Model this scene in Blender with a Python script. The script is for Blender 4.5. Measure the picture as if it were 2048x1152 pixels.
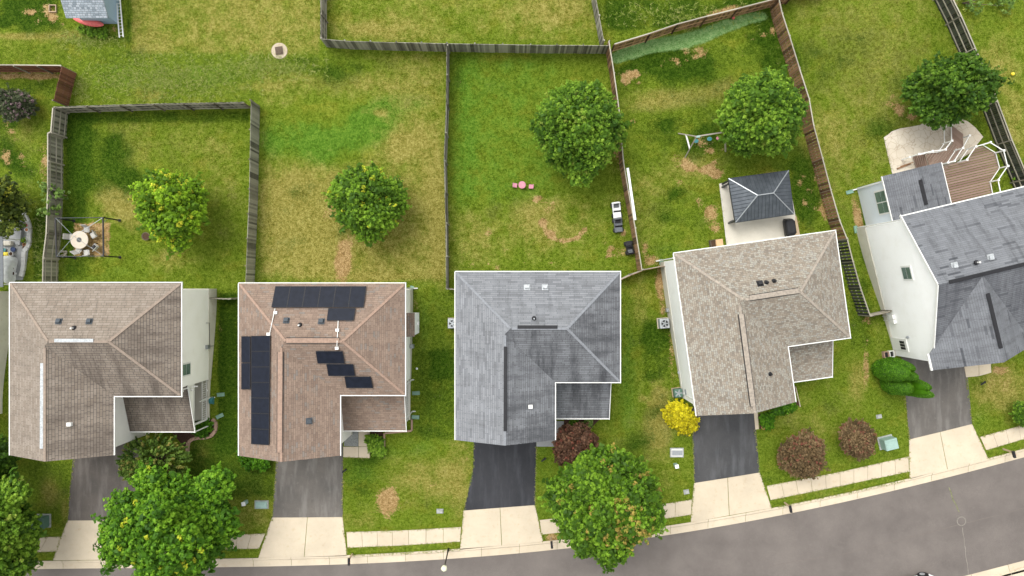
import bpy, bmesh, math, random
import numpy as np
from mathutils import Vector, Matrix
R = math.radians
S = bpy.context.scene
for o in list(bpy.data.objects): bpy.data.objects.remove(o)

# ------------------------------------------------------------------ camera, sky, sun, exposure
H = 54.0; F = 1350.0
cam = bpy.data.cameras.new('camera'); co = bpy.data.objects.new('camera', cam)
S.collection.objects.link(co); co.location = (0, 0, H)
cam.sensor_width = 36; cam.lens = F / 2048 * 36; cam.clip_start = 0.5; cam.clip_end = 1500
S.camera = co
SUN_EL, SUN_AZ = 62, 322        # azimuth clockwise from +Y
w = bpy.data.worlds.new('World'); S.world = w; w.use_nodes = True
nt = w.node_tree; nt.nodes.clear()
sky = nt.nodes.new('ShaderNodeTexSky'); sky.sky_type = 'NISHITA'; sky.sun_disc = False
sky.sun_elevation = R(SUN_EL); sky.sun_rotation = R(SUN_AZ); sky.dust_density = 3
hs = nt.nodes.new('ShaderNodeHueSaturation'); hs.inputs['Saturation'].default_value = 0.06
bg = nt.nodes.new('ShaderNodeBackground'); bg.inputs[1].default_value = 0.15
wo = nt.nodes.new('ShaderNodeOutputWorld')
nt.links.new(sky.outputs[0], hs.inputs['Color']); nt.links.new(hs.outputs[0], bg.inputs[0]); nt.links.new(bg.outputs[0], wo.inputs[0])
sl = bpy.data.lights.new('sun', 'SUN'); sl.energy = .8; sl.angle = R(40); sl.color = (1, .95, .86)
so = bpy.data.objects.new('sun', sl); S.collection.objects.link(so)
a = R(SUN_AZ); e = R(SUN_EL)
sd = Vector((math.sin(a) * math.cos(e), math.cos(a) * math.cos(e), math.sin(e)))
so.rotation_euler = sd.to_track_quat('Z', 'Y').to_euler(); so.location = (0, 0, 60)
S.view_settings.view_transform = 'Standard'; S.view_settings.look = 'None'
S.view_settings.exposure = 1.18; S.view_settings.gamma = 1
S.render.resolution_x = 1024; S.render.resolution_y = 576

# ------------------------------------------------------------------ material helpers
class N:
    def __init__(s, name):
        s.m = bpy.data.materials.new(name); s.m.use_nodes = True
        s.t = s.m.node_tree; s.b = s.t.nodes['Principled BSDF']
        s.b.inputs['Roughness'].default_value = 0.85
        s.b.inputs['Specular IOR Level'].default_value = 0.3
    def n(s, typ, **k):
        nd = s.t.nodes.new(typ)
        for a_, v_ in k.items():
            if a_.startswith('i_'): nd.inputs[a_[2:].replace('_', ' ')].default_value = v_
            else: setattr(nd, a_, v_)
        return nd
    def l(s, a_, b_): s.t.links.new(a_, b_)
    def geo(s): return s.n('ShaderNodeNewGeometry').outputs['Position']
    def uv(s): return s.n('ShaderNodeUVMap', uv_map='uv').outputs[0]
    def noise(s, vec, scale, detail=4, rough=.6, sx=None):
        if sx:
            mp = s.n('ShaderNodeMapping'); mp.inputs['Scale'].default_value = sx; s.l(vec, mp.inputs[0]); vec = mp.outputs[0]
        q = s.n('ShaderNodeTexNoise'); q.inputs['Scale'].default_value = scale; q.inputs['Detail'].default_value = detail
        q.inputs['Roughness'].default_value = rough; s.l(vec, q.inputs['Vector']); return q.outputs['Fac']
    def attr(s, name): return s.n('ShaderNodeAttribute', attribute_name=name).outputs['Fac']
    def math(s, op, a_, b_=0.0, clamp=False):
        q = s.n('ShaderNodeMath', operation=op, use_clamp=clamp)
        for i, x in enumerate((a_, b_)):
            if isinstance(x, (int, float)): q.inputs[i].default_value = x
            else: s.l(x, q.inputs[i])
        return q.outputs[0]
    def ss(s, x, lo, hi, to0=0., to1=1.):
        q = s.n('ShaderNodeMapRange', interpolation_type='SMOOTHSTEP')
        q.inputs['From Min'].default_value = lo; q.inputs['From Max'].default_value = hi
        q.inputs['To Min'].default_value = to0; q.inputs['To Max'].default_value = to1
        s.l(x, q.inputs['Value']); return q.outputs[0]
    def mix(s, f, a_, b_, mode='MIX'):
        q = s.n('ShaderNodeMix', data_type='RGBA', blend_type=mode)
        for sk, x in ((q.inputs[0], f), (q.inputs[6], a_), (q.inputs[7], b_)):
            if isinstance(x, (int, float)): sk.default_value = x
            elif isinstance(x, tuple): sk.default_value = (*x, 1)
            else: s.l(x, sk)
        return q.outputs[2]
    def ramp(s, f, *stops):
        q = s.n('ShaderNodeValToRGB'); r = q.color_ramp
        while len(r.elements) < len(stops): r.elements.new(.5)
        for el, (p, c) in zip(r.elements, stops): el.position = p; el.color = (*c, 1)
        s.l(f, q.inputs[0]); return q.outputs[0]
    def bump(s, h, strength=.4, dist=.02):
        q = s.n('ShaderNodeBump'); q.inputs['Strength'].default_value = strength; q.inputs['Distance'].default_value = dist
        s.l(h, q.inputs['Height']); s.l(q.outputs[0], s.b.inputs['Normal'])
    def base(s, c):
        if isinstance(c, tuple): s.b.inputs['Base Color'].default_value = (*c, 1)
        else: s.l(c, s.b.inputs['Base Color'])
    def rough(s, r): s.b.inputs['Roughness'].default_value = r

def plain(name, c, rough=.6, metal=0., var=.12, scale=6):
    k = N(name); v = k.noise(k.geo(), scale, 5)
    lo = tuple(x * (1 - var) for x in c); hi = tuple(min(1, x * (1 + var)) for x in c)
    k.base(k.ramp(v, (.3, lo), (.7, hi))); k.rough(rough); k.b.inputs['Metallic'].default_value = metal
    return k.m

def shingle(name, cols, bw=.55, rh=.15, mortar=.012, stain_shade=0., stain_shade_col=(.03, .03, .03), streak=.5, mort=.4):
    k = N(name); uv = k.uv()
    # jitter rows
    br = k.n('ShaderNodeTexBrick', offset=.37, offset_frequency=2, squash=.7, squash_frequency=3)
    br.inputs['Color1'].default_value = (0, 0, 0, 1); br.inputs['Color2'].default_value = (1, 1, 1, 1)
    br.inputs['Mortar'].default_value = (.12, .12, .12, 1); br.inputs['Scale'].default_value = 1
    br.inputs['Mortar Size'].default_value = mortar; br.inputs['Brick Width'].default_value = bw; br.inputs['Row Height'].default_value = rh
    br.inputs['Bias'].default_value = 0
    k.l(uv, br.inputs['Vector'])
    col = k.ramp(br.outputs['Color'], *cols)
    n1 = k.noise(uv, 1.1, 5, .6); col = k.mix(k.ss(n1, .3, .75), col, k.mix(.22, col, (.5, .48, .45), 'MULTIPLY'))
    n2 = k.noise(uv, 30, 2); col = k.mix(k.ss(n2, .3, .7, .0, .35), col, (0.02, 0.02, 0.02), 'MULTIPLY')
    if streak:
        n4 = k.noise(uv, 1., 6, .65, (2.2, .35, 1)); col = k.mix(k.ss(n4, .45, .7, 0, streak), col, (.35, .35, .35), 'MULTIPLY')
    if stain_shade:
        n3 = k.noise(uv, 1., 7, .68, (1.0, .2, 1)); f = k.math('MULTIPLY', k.ss(n3, .4, .68), stain_shade)
        f = k.math('MULTIPLY', f, k.attr('tint')); col = k.mix(f, col, stain_shade_col); col = k.mix(k.math('MULTIPLY', k.attr('tint'), .3), col, k.mix(.5, stain_shade_col, tuple(min(1, x * 2) for x in stain_shade_col)))  # algae streaks, then an even darkening: slope shade put into the colour
    mo = k.math('MULTIPLY', br.outputs['Fac'], k.math('ADD', mort, k.math('MULTIPLY', k.attr('tint'), .35)), True); col = k.mix(mo, col, (.02, .02, .02))
    k.base(col); k.rough(.95); k.bump(br.outputs['Color'], .5, .01)
    return k.m

def siding(name, c, rh=.12):
    k = N(name); uv = k.uv()
    wv = k.n('ShaderNodeSeparateXYZ'); k.l(uv, wv.inputs[0])
    fr = k.math('FRACT', k.math('DIVIDE', wv.outputs[1], rh))
    col = k.mix(k.ss(fr, .0, .14, .16, 0), c, tuple(x * .35 for x in c))
    n1 = k.noise(uv, .8, 4); col = k.mix(k.ss(n1, .4, .8, 0, .14), col, (.55, .5, .38), 'MULTIPLY')
    k.base(col); k.rough(.6); k.bump(fr, .3, .01); return k.m

def woodm(name, dark, light, rough=.85):
    k = N(name); uv = k.uv(); t = k.attr('tint')
    n1 = k.noise(uv, 1, 5, .65, (30, 2.0, 1)); n2 = k.noise(k.geo(), 1.2, 4)
    f = k.math('ADD', k.math('MULTIPLY', t, .7), k.math('ADD', k.math('MULTIPLY', n1, .5), k.math('MULTIPLY', n2, .35)))
    k.base(k.ramp(f, (.35, dark), (1.05, light))); k.rough(rough); return k.m

def asphalt(name, c, wear=.25, tone=(1.25, 1.2, 1.15), spot=.45):
    k = N(name); g = k.geo()
    n1 = k.noise(g, .35, 6, .6); n2 = k.noise(g, 55, 2); n3 = k.noise(g, 4, 5, .7)
    hi = tuple(min(1, x * t_) for x, t_ in zip(c, tone)); lo = tuple(x * .74 for x in c)
    col = k.ramp(n1, (.3, lo), (.72, hi))
    col = k.mix(k.ss(n2, .35, .75, 0, .5), col, (.3, .3, .3), 'MULTIPLY')
    col = k.mix(k.ss(n3, .55, .8, 0, wear), col, tuple(min(1, x * 2.1) for x in c))
    n5 = k.noise(g, 1.1, 3, .5); col = k.mix(k.ss(n5, .62, .8, 0, spot), col, tuple(x * .5 for x in c)); n6 = k.noise(g, 9, 2, .5); col = k.mix(k.ss(n6, .73, .78, 0, .5), col, tuple(x * .35 for x in c))
    if spot > .2: n7 = k.noise(g, 1., 4, .6, (1.6, .3, 1)); col = k.mix(k.ss(n7, .45, .7, 0, .45), col, tuple(min(1, x * 1.7 + .01) for x in c))
    k.base(col); k.rough(.9); k.bump(n2, .35, .01); return k.m

def concrete(name, c, dirt=.4, dc=(.3, .22, .12)):
    k = N(name); g = k.geo()
    n1 = k.noise(g, .5, 6, .6); n2 = k.noise(g, 30, 3); n3 = k.noise(g, 2.5, 6, .7)
    col = k.ramp(n1, (.3, tuple(x * .88 for x in c)), (.7, tuple(min(1, x * 1.08) for x in c)))
    col = k.mix(k.ss(n3, .52, .78, 0, dirt), col, tuple(a_ * b_ * 2.2 for a_, b_ in zip(c, dc)))
    col = k.mix(k.ss(n2, .4, .75, 0, .14), col, (.3, .28, .25), 'MULTIPLY')
    col = k.mix(k.attr('tint'), k.mix(.14, col, (.5, .45, .35), 'MULTIPLY'), col)
    k.base(col); k.rough(.9); return k.m

def leafm(name, dark, mid, light, tip, trans=.33):
    k = N(name); t = k.attr('tint'); p = k.attr('tip')
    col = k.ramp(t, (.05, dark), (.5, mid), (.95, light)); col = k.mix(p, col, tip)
    k.base(col); k.rough(.55); k.b.inputs['Specular IOR Level'].default_value = .2
    tr = k.n('ShaderNodeBsdfTranslucent'); k.l(col, tr.inputs[0])
    ms = k.n('ShaderNodeMixShader'); ms.inputs[0].default_value = trans
    out = k.t.nodes['Material Output']
    k.l(k.b.outputs[0], ms.inputs[1]); k.l(tr.outputs[0], ms.inputs[2]); k.l(ms.outputs[0], out.inputs[0]); return k.m

M = {}
TAN = [(0, (.245, .202, .162)), (.5, (.28, .236, .192)), (1, (.315, .268, .222))]
M['roof_tan'] = shingle('tan_shingles', TAN, .5, .19, stain_shade=.85, stain_shade_col=(.07, .056, .046), streak=.3, mort=.55)
M['roof_brown'] = shingle('brown_shingles', [(0, (.215, .155, .12)), (.5, (.268, .196, .152)), (.8, (.295, .216, .165)), (1, (.22, .195, .172))], .42, .15, streak=.15)
M['roof_grey'] = shingle('grey_shingles', [(0, (.17, .177, .19)), (.3, (.22, .23, .245)), (1, (.265, .276, .294))], .9, .15, stain_shade=1., stain_shade_col=(.045, .047, .052), streak=.3)
M['roof_mix'] = shingle('mottled_shingles', [(0, (.205, .178, .148)), (.3, (.275, .232, .182)), (.55, (.32, .285, .23)), (.8, (.355, .34, .29)), (1, (.28, .268, .235))], .25, .14, streak=.1, mort=.3)
M['roof_slate'] = shingle('slate_grey_shingles', [(0, (.07, .075, .085)), (.1, (.165, .173, .188)), (.6, (.185, .194, .21)), (1, (.2, .21, .226))], .9, .15, mort=.25, stain_shade=.55, stain_shade_col=(.05, .052, .06))
M['roof_pale'] = shingle('pale_grey_shingles', [(0, (.2, .24, .27)), (.5, (.33, .38, .42)), (1, (.42, .46, .5))], .3, .16, streak=0)
M['cap_tan'] = plain('tan_cap', (.235, .188, .15), .95, var=.2); M['cap_brown'] = plain('brown_cap', (.262, .182, .138), .95, var=.2)
M['cap_grey'] = plain('grey_cap', (.185, .195, .21), .95, var=.2); M['cap_mix'] = plain('mixed_cap', (.265, .23, .19), .95, var=.25)
M['cap_slate'] = plain('slate_cap', (.16, .17, .185), .95)
M['cream'] = siding('cream_siding', (.88, .87, .82)); M['white_siding'] = siding('white_siding', (.88, .885, .87))
M['blue_siding'] = siding('pale_blue_siding', (.62, .68, .73)); M['shed_blue'] = siding('blue_grey_shed_siding', (.3, .4, .5), .2)
M['white'] = plain('white_trim', (.66, .66, .63), .45, var=.04); M['white_plastic'] = plain('white_plastic', (.8, .81, .8), .4, var=.05)
M['found'] = concrete('foundation_concrete', (.6, .58, .5), .5); M['glass'] = plain('window_glass', (.1, .15, .13), .06, var=.3, scale=1.5)
M['glass'].node_tree.nodes['Principled BSDF'].inputs['Specular IOR Level'].default_value = .8
M['black'] = plain('black_plastic', (.012, .012, .014), .5, var=.3); M['dark_metal'] = plain('dark_metal', (.03, .033, .038), .45, .3)
M['grey_metal'] = plain('grey_metal', (.3, .32, .33), .4, .6); M['silver'] = plain('galvanised_metal', (.36, .38, .39), .6, .2, var=.3, scale=9)
M['vent'] = plain('grey_vent', (.06, .07, .08), .85)
M['grey_wood'] = woodm('weathered_grey_wood', (.05, .047, .035), (.3, .29, .23)); M['rail_wood'] = woodm('pale_wood', (.15, .137, .105), (.36, .335, .265))
M['brown_wood'] = woodm('brown_wood', (.05, .024, .012), (.3, .17, .09)); M['tan_rail'] = woodm('tan_rail_wood', (.16, .09, .045), (.36, .22, .12)); M['post_brown'] = woodm('brown_post_wood', (.04, .02, .012), (.1, .055, .03)); M['red_wood'] = woodm('red_brown_wood', (.09, .035, .02), (.2, .085, .05))
M['black_wood'] = woodm('blackened_wood', (.008, .009, .009), (.05, .052, .045)); M['deck'] = woodm('deck_boards', (.16, .105, .078), (.215, .15, .115))
M['post_wood'] = woodm('post_wood', (.06, .05, .035), (.2, .17, .12))
M['road'] = asphalt('road_asphalt', (.155, .136, .124), .1, (1.08, 1.08, 1.07), spot=.12); M['drive_dark'] = asphalt('sealed_asphalt', (.032, .034, .04), .12)
M['drive_grey'] = asphalt('worn_asphalt', (.115, .108, .1), .3); M['drive_mid'] = asphalt('driveway_asphalt', (.06, .062, .066), .3)
M['drive_brown'] = asphalt('brownish_asphalt', (.1, .09, .082), .3)
M['concrete'] = concrete('pale_concrete', (.5, .43, .325), .35); M['conc_patio'] = concrete('patio_concrete', (.56, .53, .46), .15)
M['paver'] = concrete('grey_paver', (.3, .31, .31), .3)
M['stone'] = concrete('pale_stone', (.6, .6, .58), .4); M['brick_edge'] = concrete('edging_block', (.34, .23, .17), .5)
M['mulch'] = plain('mulch', (.055, .03, .02), 1, var=.7, scale=25); M['gravel'] = plain('gravel', (.2, .21, .2), 1, var=.6, scale=25)
M['dirt'] = plain('bare_dirt', (.42, .2, .1), 1, var=.3, scale=3)
M['green_box'] = plain('green_paint', (.08, .15, .115), .5); M['pale_green'] = plain('pale_green_paint', (.25, .36, .32), .5)
M['splash'] = plain('green_plastic', (.16, .27, .2), .5); M['grey_lid'] = plain('grey_lid', (.3, .31, .29), .7, var=.25)
M['teal'] = plain('teal_plastic', (.04, .17, .18), .5); M['pink'] = plain('pink_plastic', (.48, .2, .25), .6); M['red'] = plain('red_plastic', (.62, .13, .12), .4, var=.25)
M['toy_grey'] = plain('toy_grey', (.1, .11, .12), .4); M['yellow'] = plain('yellow_plastic', (.75, .6, .05), .4); M['navy'] = plain('navy_plastic', (.01, .03, .1), .4)
M['cardboard'] = plain('cardboard', (.5, .33, .18), .8); M['terracotta'] = plain('terracotta', (.5, .22, .1), .8); M['soil'] = plain('soil', (.06, .035, .02), 1)
M['tarp'] = plain('white_tarp', (.62, .64, .62), .6, var=.15, scale=3); M['cloth_grey'] = plain('grey_cloth', (.1, .1, .1), .9); M['mesh_fabric'] = plain('pale_mesh_fabric', (.42, .41, .38), .9)
M['wood_tan'] = plain('tan_timber', (.4, .3, .2), .8); M['tile'] = concrete('stone_tabletop', (.55, .48, .4), .7); M['orange'] = plain('orange_plastic', (.8, .25, .03), .5)
M['car_paint'] = plain('white_car_paint', (.8, .82, .82), .15, var=.02); M['tyre'] = plain('tyre_rubber', (.015, .015, .015), .8); M['lamp_glass'] = plain('lamp_glass', (.62, .62, .45), .3)
M['bark'] = plain('bark', (.1, .075, .055), .95, var=.4, scale=12)

def standing_seam():
    k = N('standing_seam_metal'); uv = k.uv(); sp = k.n('ShaderNodeSeparateXYZ'); k.l(uv, sp.inputs[0])
    fr = k.math('FRACT', k.math('DIVIDE', sp.outputs[0], .28)); f = k.ss(fr, .0, .16, 1, 0)
    n1 = k.noise(uv, 2, 4)
    k.base(k.mix(f, k.ramp(n1, (.3, (.05, .058, .068)), (.7, (.085, .097, .11))), (.012, .014, .017))); k.rough(.38)
    k.b.inputs['Metallic'].default_value = .35; k.bump(f, .6, .03); return k.m
M['seam'] = standing_seam()
def solar():
    k = N('solar_cells'); uv = k.uv(); n1 = k.noise(uv, 3, 3)
    sp = k.n('ShaderNodeSeparateXYZ'); k.l(uv, sp.inputs[0])
    fx = k.ss(k.math('FRACT', k.math('DIVIDE', sp.outputs[0], .17)), 0, .08, 1, 0)
    k.base(k.mix(k.math('MULTIPLY', fx, .35), k.ramp(n1, (.3, (.004, .006, .012)), (.7, (.009, .012, .022))), (.014, .017, .026))); k.rough(.4)
    k.b.inputs['Specular IOR Level'].default_value = .15; return k.m
M['solar'] = solar()
def flagstone():
    k = N('stamped_concrete'); g = k.geo()
    v = k.n('ShaderNodeTexVoronoi', feature='DISTANCE_TO_EDGE'); v.inputs['Scale'].default_value = 1.9
    nz = k.n('ShaderNodeTexNoise'); nz.inputs['Scale'].default_value = 2; k.l(g, nz.inputs['Vector'])
    ad = k.n('ShaderNodeVectorMath', operation='ADD'); sc = k.n('ShaderNodeVectorMath', operation='SCALE'); sc.inputs['Scale'].default_value = .35
    k.l(nz.outputs['Color'], sc.inputs[0]); k.l(g, ad.inputs[0]); k.l(sc.outputs[0], ad.inputs[1]); k.l(ad.outputs[0], v.inputs['Vector'])
    n1 = k.noise(g, .7, 5); col = k.ramp(n1, (.3, (.42, .36, .28)), (.7, (.54, .49, .4)))
    k.base(k.mix(k.ss(v.outputs['Distance'], 0, .05, .55, 0), col, (.25, .19, .13))); k.rough(.8); return k.m
M['flag'] = flagstone()

# ------------------------------------------------------------------ terrain height and picture-to-place measuring
def sstep(t): t = np.clip(t, 0, 1); return t * t * (3 - 2 * t)
def zg(x, y):
    y0 = -9.5 + 4.5 * sstep((np.asarray(x) - 22.) / 5)
    return -1.2 * sstep((np.asarray(y) - y0) / 9.)
def P(px, py, z): k = (H - z) / F; return Vector(((px - 1024) * k, (576 - py) * k, z))
def G(px, py, dz=0.):
    z = 0.
    for _ in range(8):
        p = P(px, py, z); z = float(zg(p.x, p.y))
    p = P(px, py, z); p.z += dz; return p
def GH(px, py, h):           # point h above the ground that is seen at this pixel
    z = h
    for _ in range(8):
        p = P(px, py, z); z = float(zg(p.x, p.y)) + h
    return P(px, py, z)
def ray_plane(px, py, pt, n):
    d = Vector(((px - 1024) / F, (576 - py) / F, -1)); o = Vector((0, 0, H)); n = Vector(n)
    return o + d * ((Vector(pt) - o).dot(n) / d.dot(n))

# ------------------------------------------------------------------ mesh builder
C = S.collection
ORG = {}
class MB:
    def __init__(s): s.v = []; s.f = []; s.t = []
    def add(s, vs, fs, t=.5):
        o = len(s.v); s.v += [tuple(x) for x in vs]; s.f += [tuple(i + o for i in q) for q in fs]; s.t += [t] * len(fs); return s
    def obox(s, c, ax, ay, az, t=.5):
        c, ax, ay, az = map(Vector, (c, ax, ay, az)); vs = [c + sx * ax + sy * ay + sz * az for sz in (-1, 1) for sy in (-1, 1) for sx in (-1, 1)]
        return s.add(vs, [(0, 2, 3, 1), (4, 5, 7, 6), (0, 1, 5, 4), (2, 6, 7, 3), (0, 4, 6, 2), (1, 3, 7, 5)], t)
    def box(s, c, size, rz=0., t=.5):
        ca, sa = math.cos(rz), math.sin(rz); x, y, z = size
        return s.obox(c, (ca * x / 2, sa * x / 2, 0), (-sa * y / 2, ca * y / 2, 0), (0, 0, z / 2), t)
    def bar(s, p0, p1, w_, h_=None, up=(0, 0, 1), t=.5):
        p0, p1 = Vector(p0), Vector(p1); d = p1 - p0; h_ = h_ or w_; u = Vector(up)
        if abs(d.normalized().dot(u)) > .99: u = Vector((0, 1, 0))
        sd_ = d.cross(u).normalized(); u2 = sd_.cross(d).normalized()
        return s.obox((p0 + p1) / 2, d / 2, -sd_ * w_ / 2, u2 * h_ / 2, t)
    def tube(s, p0, p1, r0, r1=None, n=8, caps=True, t=.5):
        p0, p1 = Vector(p0), Vector(p1); r1 = r0 if r1 is None else r1; d = (p1 - p0).normalized()
        u = d.cross(Vector((0, 0, 1)));
        if u.length < .01: u = Vector((1, 0, 0))
        u.normalize(); v_ = d.cross(u); vs = []
        for p, r in ((p0, r0), (p1, r1)):
            for i in range(n): a_ = 2 * math.pi * i / n; vs.append(p + (u * math.cos(a_) + v_ * math.sin(a_)) * r)
        fs = [(i, n + i, n + (i + 1) % n, (i + 1) % n) for i in range(n)]
        if caps: fs += [tuple(range(n)), tuple(range(2 * n - 1, n - 1, -1))]
        return s.add(vs, fs, t)
    def path(s, pts, r, n=6):
        for a_, b_ in zip(pts[:-1], pts[1:]): s.tube(a_, b_, r, r, n)
        return s
    def lathe(s, c, prof, n=16, t=.5, sx=1, sy=1):
        c = Vector(c); vs = []
        for r, z in prof:
            for i in range(n): a_ = 2 * math.pi * i / n; vs.append(c + Vector((math.cos(a_) * r * sx, math.sin(a_) * r * sy, z)))
        fs = []
        for j in range(len(prof) - 1):
            for i in range(n): fs.append((j * n + i, j * n + (i + 1) % n, (j + 1) * n + (i + 1) % n, (j + 1) * n + i))
        fs.append(tuple(range(n - 1, -1, -1))); m = (len(prof) - 1) * n; fs.append(tuple(m + i for i in range(n)))
        return s.add(vs, fs, t)
    def slab(s, top, th, t=.5):
        n = len(top); top = [Vector(p) for p in top]
        ar = sum(top[i].x * top[(i + 1) % n].y - top[(i + 1) % n].x * top[i].y for i in range(n))
        if ar < 0: top = top[::-1]
        vs = top + [p - Vector((0, 0, th)) for p in top]
        fs = [tuple(range(n)), tuple(range(2 * n - 1, n - 1, -1))] + [(i, n + i, n + (i + 1) % n, (i + 1) % n) for i in range(n)]
        return s.add(vs, fs, t)
    def build(s, name, m, parent=None, smooth=False, org=None, bevel=0):
        o_ = Vector(org) if org is not None else (ORG.get(parent.name, Vector()) if parent else Vector())
        me = bpy.data.meshes.new(name); me.from_pydata([tuple(Vector(v) - o_) for v in s.v], [], s.f)
        at = me.attributes.new('tint', 'FLOAT', 'FACE'); at.data.foreach_set('value', s.t)
        uvl = me.uv_layers.new(name='uv')
        for p in me.polygons:
            n = p.normal
            t_ = Vector((-n.y, n.x, 0))
            if t_.length < .02: t_ = Vector((1, 0, 0))
            t_.normalize(); b_ = n.cross(t_)
            for li in p.loop_indices:
                c = Vector(s.v[me.loops[li].vertex_index]); uvl.data[li].uv = (c.dot(t_), c.dot(b_))
        if smooth: me.polygons.foreach_set('use_smooth', [True] * len(me.polygons))
        me.materials.append(M[m] if isinstance(m, str) else m)
        o = bpy.data.objects.new(name, me); C.objects.link(o)
        if parent: o.parent = parent
        else: o.location = o_
        if bevel:
            b = o.modifiers.new('bevel', 'BEVEL'); b.width = bevel; b.segments = 2; b.limit_method = 'ANGLE'
        return o
def tag(o, label=None, cat=None, group=None, kind=None):
    if label: o['label'] = label
    if cat: o['category'] = cat
    if group: o['group'] = group
    if kind: o['kind'] = kind
    return o
def thing(name, label, cat, loc=(0, 0, 0), rz=0., group=None, world=False):
    o = bpy.data.objects.new(name, None); C.objects.link(o); o.location = loc; o.rotation_euler = (0, 0, rz)
    o.empty_display_size = .3
    ORG[o.name] = Vector(loc) if world else Vector()
    return tag(o, label, cat, group)
def copy_tree(o, parent=None):
    c = o.copy(); C.objects.link(c)
    if parent: c.parent = parent
    for ch in list(o.children): copy_tree(ch, c)
    return c

# ------------------------------------------------------------------ road, kerb, pavements
Lx = [0, 410, 512, 695, 1024, 1088, 1310, 1536, 1683, 1819, 1899, 1979, 2048]; Ly = [1141, 1135.5, 1134, 1130, 1110, 1102, 1074, 1037, 1006, 975, 956, 933, 916]
Kx = [45, 106, 443, 512, 695, 844, 920, 1024, 1088, 1310, 1381, 1543, 1680, 1817, 1976, 2048]; Ky = [1123, 1121, 1116, 1115, 1111, 1104, 1099, 1089, 1083, 1051, 1044, 1016, 989, 959, 917, 896]
pL = np.polyfit((np.array(Lx) - 1024) / 1000, Ly, 4); pK = np.polyfit((np.array(Kx) - 1024) / 1000, Ky, 4)
def ev(p, x):
    t = (x - 1024) / 1000; lo, hi = -1.02, 1.03; tc = np.clip(t, lo, hi)
    return np.polyval(p, tc) + np.polyval(np.polyder(p), tc) * (t - tc)
xs = np.arange(-1400, 3600, 25.)
def wl(p, z=0.): return [P(x, float(ev(p, x)), z) for x in xs]
lineL, lineK = wl(pL), wl(pK)
def offs(line, d):
    out = []
    for i, p in enumerate(line):
        a_ = line[max(0, i - 1)]; b_ = line[min(len(line) - 1, i + 1)]; t_ = (b_ - a_).normalized(); out.append(p + Vector((t_.y, -t_.x, 0)) * d)
    return out
RW = 8.0
lineL2 = offs(lineL, RW); lineK2 = offs(lineL, RW + .78)
def ribbon(name, rows, m, label=None, smooth=False):
    b = MB(); n = len(rows[0])
    for a_, c_ in zip(rows[:-1], rows[1:]):
        vs = list(a_) + list(c_); b.add(vs, [(n + i, n + i + 1, i + 1, i) for i in range(n - 1)])
    o = b.build(name, m, smooth=smooth); return tag(o, kind='structure')
dn = lambda line, z: [Vector((p.x, p.y, z)) for p in line]
ribbon('road', [dn(lineL, -.115), dn(offs(lineL, 2.5), -.09), dn(offs(lineL, 4), -.07), dn(offs(lineL, 5.5), -.09), dn(lineL2, -.115)], 'road')

def kerb(name, LL, KK, sgn):
    b = MB(); n = len(LL)
    def pt(i, f): # fractional along
        j = int(i); r = i - j; j2 = min(j + 1, n - 1)
        return LL[j].lerp(LL[j2], r), KK[j].lerp(KK[j2], r)
    # panels about 3 m long
    L_ = [0.]
    for i in range(1, n): L_.append(L_[-1] + (LL[i] - LL[i - 1]).length)
    s_ = 0.; rnd = random.Random(3)
    while s_ < L_[-1] - 3:
        e_ = s_ + 3.05; g = .012
        st = []
        for q in (s_ + g, (s_ + e_) / 2, e_ - g):
            i = np.interp(q, L_, range(n)); st.append(pt(i, 0))
        rows = []
        for (l_, k_) in st:
            d = (k_ - l_)
            rows.append([l_ + Vector((0, 0, -.3)), l_ + Vector((0, 0, -.105)), l_ + d * .68 + Vector((0, 0, -.085)), l_ + d * .76 + Vector((0, 0, .0)), l_ + d * .8 + Vector((0, 0, .03)), k_ + Vector((0, 0, .03)), k_ + Vector((0, 0, -.3))])
        t_ = rnd.choice([.2, .5, .8, 1])
        for a_, c_ in zip(rows[:-1], rows[1:]):
            m_ = len(a_); fs = [(i, i + 1, m_ + i + 1, m_ + i) for i in range(m_ - 1)]
            if sgn > 0: fs = [f_[::-1] for f_ in fs]
            b.add(a_ + c_, fs, t_)
        s_ = e_
    return tag(b.build(name, 'concrete'), kind='structure')
kerb('kerb', lineL, lineK, 1); kerb('kerb', lineL2, lineK2, -1)

def strip_walk(pts_top, pts_bot, name='sidewalk', n=None, gap=.02, th=.12, m='concrete', seed=0):
    """pts as px polylines with same x-sampling; split into n panels"""
    b = MB(); rnd = random.Random(seed)
    T = [G(*p) for p in pts_top]; B_ = [G(*p) for p in pts_bot]
    def at(l_, f):
        f *= len(l_) - 1; j = min(int(f), len(l_) - 2); return l_[j].lerp(l_[j + 1], f - j)
    for i in range(n):
        a0, a1 = i / n, (i + 1) / n; L_ = (T[0] - T[-1]).length; g = gap / L_ / 2
        q = [at(T, a0 + g), at(B_, a0 + g), at(B_, a1 - g), at(T, a1 - g)]
        b.slab([v_ + Vector((0, 0, .035)) for v_ in q], th, rnd.random())
    return tag(b.build(name, m, bevel=.012), kind='structure')
strip_walk([(-20, 1077), (134, 1073)], [(-20, 1106), (112, 1103)], n=4)
strip_walk([(448, 1070), (531, 1067)], [(448, 1098), (518, 1097)], n=3, seed=1)
strip_walk([(693, 1064), (800, 1061), (922, 1054)], [(695, 1095), (800, 1091), (921, 1083)], n=7, seed=2)
strip_walk([(1079, 1040), (1180, 1030), (1285, 1015), (1384, 999)], [(1083, 1069), (1180, 1058), (1285, 1044), (1382, 1029)], n=9, seed=3)
strip_walk([(1533, 972), (1680, 944), (1817, 913)], [(1541, 1000), (1680, 972), (1818, 943)], n=10, seed=4)
strip_walk([(1960, 874), (2100, 835), (2300, 770)], [(1972, 900), (2100, 863), (2320, 795)], n=11, seed=5)
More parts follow.
